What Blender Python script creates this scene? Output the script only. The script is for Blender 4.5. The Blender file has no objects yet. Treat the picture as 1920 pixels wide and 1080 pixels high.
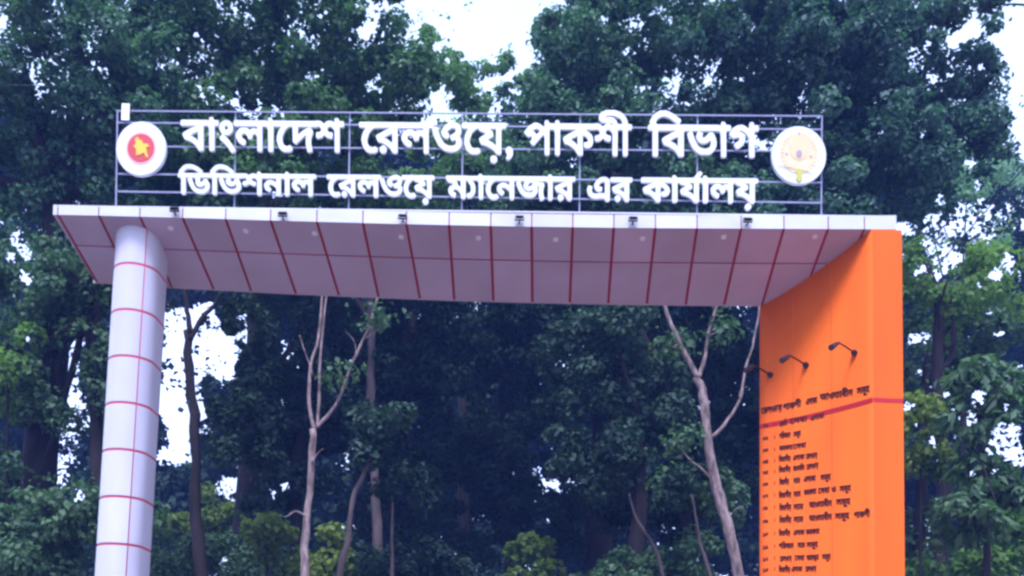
import bpy, math, random
import numpy as np
from mathutils import Vector
rng = np.random.default_rng(7)
random.seed(7)
SC = bpy.context.scene
SC.render.engine = 'CYCLES'
COL = SC.collection
R_ = math.radians

# ------------------------------------------------------------------ camera
G = 7.2458                      # height of the underside of the front edge of the canopy above the ground
CAM = np.array([4.709415, -11.060845, G - 5.645807])
CR = np.array([0.99980341, -0.01325218, 0.01474868])
CU = np.array([-0.01549776, -0.0583229, 0.99817747])
CF = np.array([0.01236784, 0.99820981, 0.05851681])
FPX, PY = 1827.254, 1223.563
cd = bpy.data.cameras.new('camera')
co = bpy.data.objects.new('camera', cd)
COL.objects.link(co)
from mathutils import Matrix
co.matrix_world = Matrix(((CR[0], CU[0], -CF[0], CAM[0]), (CR[1], CU[1], -CF[1], CAM[1]),
                          (CR[2], CU[2], -CF[2], CAM[2]), (0, 0, 0, 1)))
cd.sensor_width = 36.0
cd.lens = FPX / 1920 * 36.0
cd.shift_y = (PY - 540) / 1920
cd.clip_end = 3000
SC.camera = co
SC.cycles.filter_width = 2.7          # the photograph is soft

# ------------------------------------------------------------------ light
SUN_EL, SUN_AZ = R_(60), R_(184)        # azimuth measured clockwise from +Y: the sun stands behind the camera, high, to the left
wd = bpy.data.worlds.new('World')
SC.world = wd
wd.use_nodes = True
nt = wd.node_tree
bg = nt.nodes['Background']
sk = nt.nodes.new('ShaderNodeTexSky')
sk.sky_type = 'NISHITA'
sk.sun_disc = False
sk.sun_elevation = SUN_EL
sk.sun_rotation = SUN_AZ
sk.altitude = 0
sk.air_density = 1.6
sk.dust_density = 2.2
sk.ozone_density = 2.0
# thin white overcast over the blue: thick towards the horizon, thinner overhead
tcw = nt.nodes.new('ShaderNodeTexCoord')
sx = nt.nodes.new('ShaderNodeSeparateXYZ')
nt.links.new(tcw.outputs['Generated'], sx.inputs[0])
mr = nt.nodes.new('ShaderNodeMapRange')
mr.inputs['From Min'].default_value = 0.30
mr.inputs['From Max'].default_value = 1.0
mr.inputs['To Min'].default_value = 0.92
mr.inputs['To Max'].default_value = 0.25
nt.links.new(sx.outputs['Z'], mr.inputs['Value'])
cz = nt.nodes.new('ShaderNodeTexNoise')
cz.inputs['Scale'].default_value = 2.2
cz.inputs['Detail'].default_value = 5
nt.links.new(tcw.outputs['Generated'], cz.inputs['Vector'])
cm = nt.nodes.new('ShaderNodeMath'); cm.operation = 'MULTIPLY_ADD'
cm.inputs[1].default_value = 0.3
nt.links.new(cz.outputs[0], cm.inputs[0])
cs = nt.nodes.new('ShaderNodeMath'); cs.operation = 'SUBTRACT'; cs.use_clamp = True
cs.inputs[1].default_value = 0.15
nt.links.new(mr.outputs[0], cm.inputs[2])
nt.links.new(cm.outputs[0], cs.inputs[0])
mw = nt.nodes.new('ShaderNodeMix'); mw.data_type = 'RGBA'
mw.inputs[7].default_value = (5.2, 5.6, 6.3, 1)
nt.links.new(cs.outputs[0], mw.inputs[0])
nt.links.new(sk.outputs[0], mw.inputs[6])
nt.links.new(mw.outputs[2], bg.inputs[0])
bg.inputs[1].default_value = 0.15
sd = bpy.data.lights.new('sun', 'SUN')
sd.energy = 2.3
sd.angle = R_(18)
sd.color = (1.0, 0.93, 0.86)
so = bpy.data.objects.new('sun', sd)
so.location = (0, -30, 40)
sv = Vector((math.sin(SUN_AZ) * math.cos(SUN_EL), math.cos(SUN_AZ) * math.cos(SUN_EL), math.sin(SUN_EL)))
so.rotation_euler = (-sv).to_track_quat('-Z', 'Y').to_euler()
COL.objects.link(so)
vs = SC.view_settings
vs.view_transform = 'Standard'
vs.look = 'None'
vs.gamma = 1
vs.use_curve_mapping = False
vs.exposure = 1.05
try:
    vs.use_white_balance = True
    vs.white_balance_temperature = 5200
    vs.white_balance_tint = 22
except Exception:
    pass

# ------------------------------------------------------------------ helpers
def ray(u, v):
    return CF + CR * (u - 960) / FPX - CU * (v - PY) / FPX
def at(u, v, Z):                        # the point seen at (u, v) of the photograph, Z metres into the scene
    return CAM + ray(u, v) * Z
def ony(u, v, y):                       # ... on the upright plane y = const
    d = ray(u, v)
    return CAM + d * ((y - CAM[1]) / d[1])
SOF_D, SOF_DROP = 1.15, 0.40
def onsof(u, v):                        # ... on the sloping soffit
    d = ray(u, v)
    n = np.array([0, SOF_DROP / SOF_D, 1.0])
    p0 = np.array([0, 0, G])
    return CAM + d * (n @ (p0 - CAM) / (n @ d))
def proj(P):
    d = P - CAM
    z = d @ CF
    return 960 + FPX * (d @ CR) / z, PY - FPX * (d @ CU) / z

def mesh(name, verts, faces, mat=None, parent=None, smooth=False, mats=None, midx=None):
    me = bpy.data.meshes.new(name)
    me.from_pydata([tuple(map(float, v)) for v in verts], [], faces)
    for m in (mats or ([mat] if mat else [])):
        me.materials.append(m)
    if midx is not None:
        me.polygons.foreach_set('material_index', midx)
    if smooth:
        me.polygons.foreach_set('use_smooth', [True] * len(me.polygons))
    me.update()
    return link(name, me, parent)
def link(name, me, parent=None):
    o = bpy.data.objects.new(name, me)
    COL.objects.link(o)
    if parent is not None:
        o.parent = parent
        m = Matrix.Identity(4)
        p = parent
        loc = Vector((0, 0, 0))
        while p is not None:            # parents are only moved, never turned
            loc += p.location
            p = p.parent
        o.location = -loc               # mesh data of parts is kept in world coordinates
    return o
def rebase(o, p):                       # move the origin of a part to a world point p
    pass
def thing(name, label, cat, loc, group=None):
    o = bpy.data.objects.new(name, None)
    COL.objects.link(o)
    o.location = tuple(map(float, loc))
    o.empty_display_size = 0.2
    o['label'] = label
    o['category'] = cat
    if group:
        o['group'] = group
    return o
def tag(o, label, cat, group=None):
    o['label'] = label
    o['category'] = cat
    if group:
        o['group'] = group
    return o

class MB:
    def __init__(s):
        s.v, s.f = [], []
    def add(s, v, f):
        n = len(s.v)
        s.v += [tuple(map(float, p)) for p in v]
        s.f += [tuple(n + i for i in q) for q in f]
    def hexa(s, p):                     # 8 corners: bottom loop 0-3, top loop 4-7
        s.add(p, [(0, 3, 2, 1), (4, 5, 6, 7), (0, 1, 5, 4), (1, 2, 6, 5), (2, 3, 7, 6), (3, 0, 4, 7)])
    def box(s, a, b):
        (x0, y0, z0), (x1, y1, z1) = a, b
        s.hexa([(x0, y0, z0), (x1, y0, z0), (x1, y1, z0), (x0, y1, z0), (x0, y0, z1), (x1, y0, z1), (x1, y1, z1), (x0, y1, z1)])
    def bar(s, a, b, w, h=None, up=(0, 0, 1)):      # square bar from a to b
        a, b = np.array(a, float), np.array(b, float)
        h = h or w
        d = b - a
        d /= np.linalg.norm(d)
        u = np.array(up, float)
        if abs(d @ u) > 0.95:
            u = np.array([0, 1.0, 0])
        x = np.cross(d, u); x /= np.linalg.norm(x)
        y = np.cross(x, d)
        q = [(-w / 2, -h / 2), (w / 2, -h / 2), (w / 2, h / 2), (-w / 2, h / 2)]
        s.hexa([a + x * i + y * j for i, j in q] + [b + x * i + y * j for i, j in q])
    def tube(s, pts, rad, n=8, cap=True):
        pts = [np.array(p, float) for p in pts]
        base = len(s.v)
        ref = None
        for i, p in enumerate(pts):
            d = pts[min(i + 1, len(pts) - 1)] - pts[max(i - 1, 0)]
            d /= np.linalg.norm(d) + 1e-9
            if ref is None:
                ref = np.array([1.0, 0, 0]) if abs(d[0]) < 0.9 else np.array([0, 1.0, 0])
            x = np.cross(d, ref); x /= np.linalg.norm(x)
            y = np.cross(d, x)
            ref = -np.cross(d, x) if False else ref
            r = rad[i] if hasattr(rad, '__len__') else rad
            for k in range(n):
                a = 2 * math.pi * k / n
                s.v.append(tuple(p + (x * math.cos(a) + y * math.sin(a)) * r))
        for i in range(len(pts) - 1):
            for k in range(n):
                a = base + i * n + k
                b = base + i * n + (k + 1) % n
                s.f.append((a, b, b + n, a + n))
        if cap:
            s.f.append(tuple(base + k for k in range(n))[::-1])
            s.f.append(tuple(base + (len(pts) - 1) * n + k for k in range(n)))
    def disc(s, c, nrm, r, t, n=40, ry=None):        # thick disc, front at c + nrm * t
        c, nrm = np.array(c, float), np.array(nrm, float)
        nrm /= np.linalg.norm(nrm)
        u = np.array([0, 0, 1.0]) if abs(nrm[2]) < 0.9 else np.array([0, 1.0, 0])
        x = np.cross(u, nrm); x /= np.linalg.norm(x)
        y = np.cross(nrm, x)
        b = len(s.v)
        for k in range(2):
            for i in range(n):
                a = 2 * math.pi * i / n
                s.v.append(tuple(c + nrm * t * k + x * r * math.cos(a) + y * (ry or r) * math.sin(a)))
        for i in range(n):
            j = (i + 1) % n
            s.f.append((b + i, b + j, b + n + j, b + n + i))
        s.f.append(tuple(b + i for i in range(n))[::-1])
        s.f.append(tuple(b + n + i for i in range(n)))
    def build(s, name, mat, parent=None, smooth=False):
        return mesh(name, s.v, s.f, mat, parent, smooth)

# ------------------------------------------------------------------ materials
def mat(name, rgb, rough=0.6, spec=0.5, vary=0.0, scale=6.0, dirt=None, dirt_amt=0.0, bump=0.0, metal=0.0, bscale=None, stretch=(1, 1, 1), each=0.0):
    m = bpy.data.materials.new(name)
    m.use_nodes = True
    n, l = m.node_tree.nodes, m.node_tree.links
    b = n['Principled BSDF']
    b.inputs['Base Color'].default_value = (*rgb, 1)
    b.inputs['Roughness'].default_value = rough
    b.inputs['Metallic'].default_value = metal
    b.inputs['Specular IOR Level'].default_value = spec
    tc = n.new('ShaderNodeTexCoord')
    mp = n.new('ShaderNodeMapping')
    mp.inputs['Scale'].default_value = stretch
    l.new(tc.outputs['Object'], mp.inputs[0])
    if vary or dirt:
        nz = n.new('ShaderNodeTexNoise')
        nz.inputs['Scale'].default_value = scale
        nz.inputs['Detail'].default_value = 6
        l.new(mp.outputs[0], nz.inputs['Vector'])
        cr = n.new('ShaderNodeValToRGB')
        e = cr.color_ramp.elements
        e[0].position, e[1].position = 0.32, 0.7
        lo = dirt if dirt else tuple(c * (1 - vary) for c in rgb)
        if dirt:
            lo = tuple(c * (1 - dirt_amt) + d * dirt_amt for c, d in zip(rgb, dirt))
        hi = tuple(min(1, c * (1 + vary * 0.5)) for c in rgb)
        e[0].color = (*lo, 1)
        e[1].color = (*hi, 1)
        l.new(nz.outputs[0], cr.inputs[0])
        l.new(cr.outputs[0], b.inputs['Base Color'])
    if each:                            # every panel of a slightly different batch
        oi = n.new('ShaderNodeObjectInfo')
        mr_ = n.new('ShaderNodeMapRange')
        mr_.inputs['To Min'].default_value = 1 - each
        mr_.inputs['To Max'].default_value = 1 + each * 0.4
        l.new(oi.outputs['Random'], mr_.inputs['Value'])
        hs = n.new('ShaderNodeHueSaturation')
        if b.inputs['Base Color'].is_linked:
            l.new(b.inputs['Base Color'].links[0].from_socket, hs.inputs['Color'])
        else:
            hs.inputs['Color'].default_value = (*rgb, 1)
        l.new(mr_.outputs[0], hs.inputs['Value'])
        l.new(hs.outputs[0], b.inputs['Base Color'])
    if bump:
        nb = n.new('ShaderNodeTexNoise')
        nb.inputs['Scale'].default_value = bscale or scale * 4
        nb.inputs['Detail'].default_value = 5
        l.new(mp.outputs[0], nb.inputs['Vector'])
        bp = n.new('ShaderNodeBump')
        bp.inputs['Strength'].default_value = bump
        bp.inputs['Distance'].default_value = 0.02
        l.new(nb.outputs[0], bp.inputs['Height'])
        l.new(bp.outputs[0], b.inputs['Normal'])
    return m
def leafmat(name, dark, light, trans=0.35, spec=0.25):
    m = bpy.data.materials.new(name)
    m.use_nodes = True
    n, l = m.node_tree.nodes, m.node_tree.links
    b = n['Principled BSDF']
    out = n['Material Output']
    g = n.new('ShaderNodeNewGeometry')
    tc = n.new('ShaderNodeTexCoord')
    nz = n.new('ShaderNodeTexNoise')
    nz.inputs['Scale'].default_value = 0.45
    nz.inputs['Detail'].default_value = 3
    l.new(tc.outputs['Object'], nz.inputs['Vector'])
    ad = n.new('ShaderNodeMath'); ad.operation = 'MULTIPLY_ADD'
    ad.inputs[1].default_value = 0.55
    l.new(g.outputs['Random Per Island'], ad.inputs[0])
    l.new(nz.outputs[0], ad.inputs[2])
    sb = n.new('ShaderNodeMath'); sb.operation = 'SUBTRACT'
    sb.inputs[1].default_value = 0.28
    l.new(ad.outputs[0], sb.inputs[0])
    mx = n.new('ShaderNodeMix'); mx.data_type = 'RGBA'
    mx.inputs[6].default_value = (*dark, 1)
    mx.inputs[7].default_value = (*light, 1)
    l.new(sb.outputs[0], mx.inputs[0])
    l.new(mx.outputs[2], b.inputs['Base Color'])
    b.inputs['Roughness'].default_value = 0.55
    b.inputs['Specular IOR Level'].default_value = spec
    tr = n.new('ShaderNodeBsdfTranslucent')
    gm = n.new('ShaderNodeMix'); gm.data_type = 'RGBA'; gm.blend_type = 'MULTIPLY'
    gm.inputs[0].default_value = 1
    gm.inputs[7].default_value = (1.3, 1.6, 0.8, 1)
    l.new(mx.outputs[2], gm.inputs[6])
    l.new(gm.outputs[2], tr.inputs[0])
    ms = n.new('ShaderNodeMixShader')
    ms.inputs[0].default_value = trans
    l.new(b.outputs[0], ms.inputs[1])
    l.new(tr.outputs[0], ms.inputs[2])
    l.new(ms.outputs[0], out.inputs[0])
    return m
M = dict(
    white=mat('white_panel', (0.62, 0.61, 0.65), 0.38, 0.5, dirt=(0.50, 0.46, 0.44), dirt_amt=0.45, scale=2.3, stretch=(1, 1, 1.5), each=0.10),
    colwhite=mat('column_panel', (0.60, 0.58, 0.66), 0.40, 0.5, dirt=(0.42, 0.38, 0.42), dirt_amt=0.5, scale=2.2, stretch=(1, 1, 0.3), each=0.08),
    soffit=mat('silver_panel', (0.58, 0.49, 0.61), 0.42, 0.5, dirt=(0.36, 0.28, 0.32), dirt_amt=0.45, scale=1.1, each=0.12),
    joint2=mat('pink_red_joint', (0.62, 0.12, 0.16), 0.6, 0.3),
    joint=mat('red_joint', (0.42, 0.035, 0.05), 0.7, 0.3),
    orange=mat('orange_panel', (0.80, 0.142, 0.006), 0.7, 0.12, dirt=(0.55, 0.075, 0.01), dirt_amt=0.45, scale=2.4, stretch=(1, 1, 0.12)),
    stripe=mat('red_stripe', (0.46, 0.012, 0.016), 0.6, 0.3),
    print=mat('black_print', (0.065, 0.010, 0.007), 0.7, 0.2),
    letter=mat('white_letter', (0.66, 0.67, 0.70), 0.45, 0.4, vary=0.05, scale=3),
    frame=mat('painted_steel', (0.27, 0.27, 0.41), 0.45, 0.5, vary=0.15, scale=8),
    black=mat('black_metal', (0.012, 0.012, 0.015), 0.45, 0.4),
    lens=mat('lamp_glass', (0.05, 0.05, 0.06), 0.35, 0.4),
    lampwhite=mat('white_plastic', (0.85, 0.85, 0.85), 0.4, 0.5),
    emred=mat('emblem_red', (0.52, 0.05, 0.055), 0.5, 0.4),
    empink=mat('emblem_pink', (0.80, 0.42, 0.42), 0.5, 0.4),
    emyellow=mat('emblem_yellow', (0.85, 0.50, 0.03), 0.5, 0.4),
    emorange=mat('emblem_orange', (0.75, 0.22, 0.03), 0.5, 0.4),
    emcream=mat('emblem_cream', (0.72, 0.58, 0.32), 0.5, 0.4, vary=0.12, scale=9),
    emgrey=mat('emblem_grey', (0.36, 0.28, 0.32), 0.6, 0.4),
    emlime=mat('emblem_lime', (0.50, 0.48, 0.05), 0.6, 0.4),
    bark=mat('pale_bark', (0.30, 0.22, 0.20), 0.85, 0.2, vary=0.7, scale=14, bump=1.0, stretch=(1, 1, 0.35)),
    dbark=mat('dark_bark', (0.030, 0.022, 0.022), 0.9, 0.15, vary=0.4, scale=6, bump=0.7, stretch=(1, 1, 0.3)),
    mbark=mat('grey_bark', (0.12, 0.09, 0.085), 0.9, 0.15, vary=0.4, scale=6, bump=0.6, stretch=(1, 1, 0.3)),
    cable=mat('cable', (0.04, 0.04, 0.045), 0.6, 0.3),
    cable2=mat('grey_cable', (0.28, 0.28, 0.32), 0.6, 0.3),
    orseam=mat('orange_seam', (0.66, 0.10, 0.008), 0.6, 0.3),
    emcream2=mat('emblem_pale', (0.72, 0.53, 0.27), 0.5, 0.4),
    soil=mat('earth_and_grass', (0.10, 0.07, 0.05), 0.95, 0.1, dirt=(0.05, 0.075, 0.025), dirt_amt=0.8, scale=0.5, bump=0.5),
    road=mat('brick_red_paving', (0.15, 0.10, 0.09), 0.9, 0.2, vary=0.25, scale=2.0, bump=0.4),
    kerb=mat('kerb_concrete', (0.42, 0.40, 0.38), 0.85, 0.2, vary=0.2, scale=4),
)
LF = dict(
    shaded=leafmat('leaf_shaded', (0.013, 0.026, 0.020), (0.030, 0.055, 0.034), 0.14, 0.08),  # deep shade of the wood put into the leaf colour
    mid=leafmat('leaf_mid', (0.026, 0.062, 0.034), (0.110, 0.185, 0.080), 0.3),
    teal=leafmat('leaf_teal', (0.022, 0.062, 0.042), (0.140, 0.255, 0.140), 0.35, 0.35),
    green=leafmat('leaf_green', (0.022, 0.062, 0.026), (0.140, 0.255, 0.085), 0.35, 0.35),
    blue=leafmat('leaf_bluegreen', (0.020, 0.050, 0.044), (0.105, 0.205, 0.140), 0.35, 0.4),
    pale=leafmat('leaf_bloom', (0.080, 0.160, 0.110), (0.240, 0.370, 0.260), 0.45, 0.4),  # bloom of the bright sky put into the leaf colour
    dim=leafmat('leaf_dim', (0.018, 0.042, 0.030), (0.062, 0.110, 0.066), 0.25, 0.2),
    lime=leafmat('leaf_lime', (0.050, 0.100, 0.016), (0.200, 0.250, 0.035), 0.4),
    fresh=leafmat('leaf_fresh', (0.055, 0.120, 0.030), (0.190, 0.300, 0.060), 0.4),
)

# ------------------------------------------------------------------ ground and road
mesh('ground', [(-400, -400, 0), (400, -400, 0), (400, 600, 0), (-400, 600, 0)], [(0, 1, 2, 3)], M['soil'])['kind'] = 'structure'
mesh('road', [(0.9, -60, 0.012), (7.6, -60, 0.012), (7.6, 90, 0.012), (0.9, 90, 0.012)], [(0, 1, 2, 3)], M['road'])['kind'] = 'structure'
k = MB()
k.box((0.72, -60, -0.05), (0.9, 90, 0.13))
k.box((7.6, -60, -0.05), (7.78, 90, 0.13))
k.build('kerb', M['kerb'])['kind'] = 'structure'
mesh('forecourt', [(-30, -45, 0.006), (40, -45, 0.006), (40, 4, 0.006), (-30, 4, 0.006)], [(0, 1, 2, 3)], M['road'])['kind'] = 'structure'

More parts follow.
